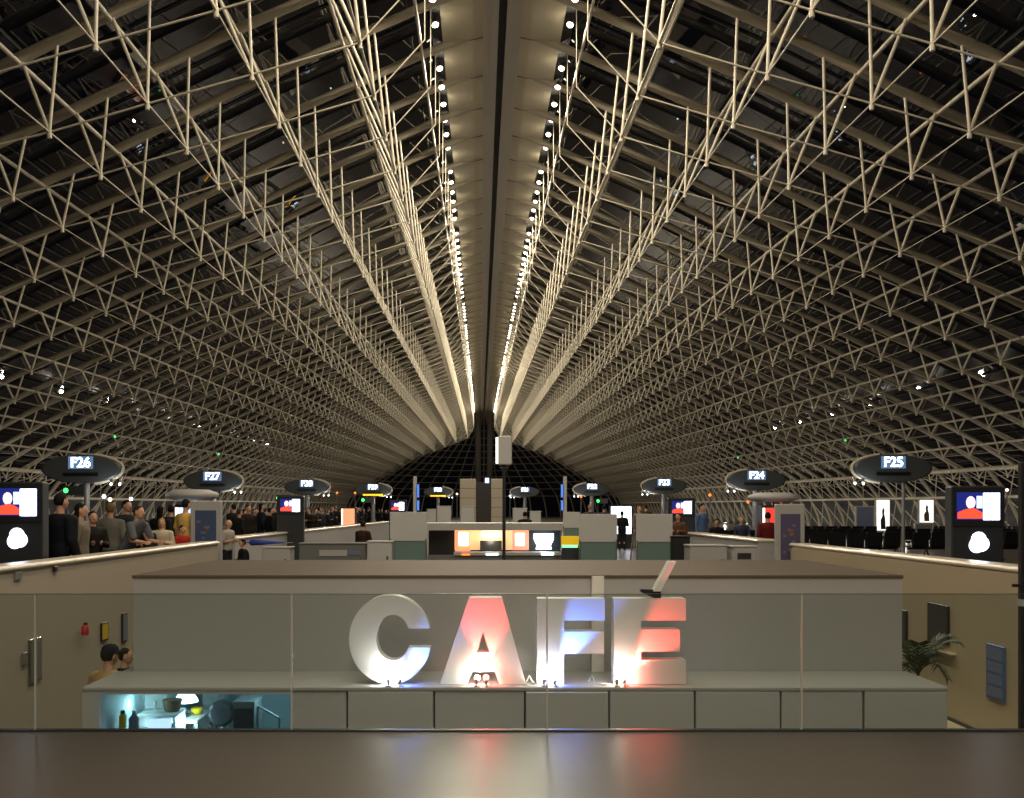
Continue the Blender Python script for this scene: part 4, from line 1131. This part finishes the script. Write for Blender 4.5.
who(171, 505, 24.2, 'stand', R(200), 'person in black seen from behind, next to the yellow shirt', coat=(22, 20, 22), hair=(16, 12, 12))
who(185, 499, 22, 'stand', R(150), 'tall person in a yellow shirt next to the lit machine', coat=(214, 176, 96), hair=(34, 26, 20), top='shirt')
who(181, 525, 20.6, 'fold', R(60), 'child in a red top low behind the parapet', coat=(168, 44, 34), hair=(40, 26, 20))
who(227, 519.5, 22.6, 'fold', R(70), 'bald person in a light shirt in the gap between the parapets', coat=(168, 158, 148), hr=None, top='shirt')
random.seed(5)
px = 234.0; n_c = 0; spots = []
while px < 394:
    Yc = 7.0/(481-px)*1000*random.uniform(1.0, 1.3); hgt = random.uniform(1.62, 1.86)
    while any((xat(px, Yc)-a)**2+(Yc-b)**2 < .8 for a, b in spots): Yc += .3
    spots.append((xat(px, Yc), Yc))
    dk = random.choice(((20, 22, 28), (28, 26, 26), (24, 26, 34), (40, 34, 30), (34, 36, 40), (16, 16, 18)))
    person(xat(px, Yc), Yc, hgt, random.choice(('stand', 'fold', 'stand')), random.uniform(0, 2*PI), 'dark dressed person standing in the dense crowd behind the long far parapet',
           coat=dk, hair=random.choice(((26, 20, 16), (60, 44, 30), (110, 100, 92), (16, 14, 14))), hr=random.choice(('hair', 'hair', 'longhair')), group='crowd behind the far parapet', detail=Yc < 32)
    px += random.uniform(3.2, 5.2)*(1 if px < 330 else .85); n_c += 1
def stool(x, Y, label):
    t = thing('stool', label, 'stool', (x, Y, 0)); MB().lathe([(.17, .38), (.18, .40), (.18, .42), (.16, .43)], 18).build('seat', M['dgrey'], t)
    for k in range(4):
        a = PI/4+k*PI/2; MB().tube((.13*math.cos(a), .13*math.sin(a), .38), (.19*math.cos(a), .19*math.sin(a), 0), .015).build('leg', M['metal'], t)
who(362, 521, 30, 'sit', R(150), 'person in brown sitting in front of the long far parapet', coat=(48, 34, 28), hair=(30, 22, 18))
stool(xat(362, 30), 30, 'small dark stool under the person in brown')
who(245, 539, 21.9, 'sit', R(-60), 'dark haired child sitting behind the cafe block', coat=(22, 24, 34), hair=(12, 12, 14))
who(701, 504, 31.8, 'stand', R(40), 'man in a blue shirt standing behind the short right parapet', coat=(84, 104, 140), hair=(22, 18, 16))
who(678.5, 513, 28.5, 'fold', R(-30), 'person in a brown coat in front of the distant right totem', coat=(92, 64, 50), hair=(60, 40, 30), hr='longhair')
who(768, 512, 24.5, 'stand', R(175), 'person in a dark red jacket before the red vending machine', coat=(92, 22, 26), hair=(20, 16, 16))
who(525, 511.5, 33.5, 'fold', R(180), 'person in black behind the long beam of the bar', coat=(18, 18, 22), hair=(16, 14, 14))
who(590, 504.5, 40, 'stand', R(180), 'grey haired person behind the white board right of the bar', coat=(50, 48, 48), hair=(150, 130, 112))
who(604, 505, 41, 'stand', R(170), 'dark haired person behind the white board right of the bar', coat=(36, 34, 36), hair=(24, 18, 16))
who(622, 511, 40, 'fold', R(170), 'dark silhouetted person in front of the glowing board', coat=(18, 18, 24), hair=(14, 12, 14))
who(639, 506, 41, 'stand', R(20), 'fair person behind the white board by the bins', coat=(120, 104, 96), hair=(150, 112, 80))
who(646, 504, 42, 'stand', R(200), 'brown haired person behind the white board by the bins', coat=(70, 44, 34), hair=(66, 36, 24))
o = copy_tree(b0); o.location = (9.7, 35.6, 0); o['label'] = 'black bench with two people sitting near the red vending machine'
who(741, 516.5, 35.4, 'sit', 0, 'fair haired person sitting on the black bench near the red machine', coat=(58, 60, 84), hair=(170, 130, 80))
who(716, 519, 35.4, 'sit', 0, 'dark dressed person sitting on the black bench right of the man in blue', coat=(24, 24, 28), hair=(20, 18, 18))
who(107, 645, 11.1, 'stand', R(150), 'person in a beige jacket and dark cap down in the sunken cafe', coat=(172, 140, 96), base=PF, cap=(24, 26, 34))
who(123, 648, 12.6, 'stand', R(100), 'dark dressed person behind the capped one in the sunken cafe', coat=(26, 26, 30), base=PF)
t = thing('folded_parasol', 'blue folded parasol lying on the beige low cabinet', 'parasol', (xat(268, 21.8), 21.75, zat(547, 21.5)+.09))
MB().lathe([(.02, -.4), (.07, -.36), (.06, -.15), (.03, .2), (.015, .36)], 12, axis='X').build('canopy', M['blue'], t); MB().tube((-.55, 0, 0), (.55, 0, 0), .012).build('pole', M['metal'], t)
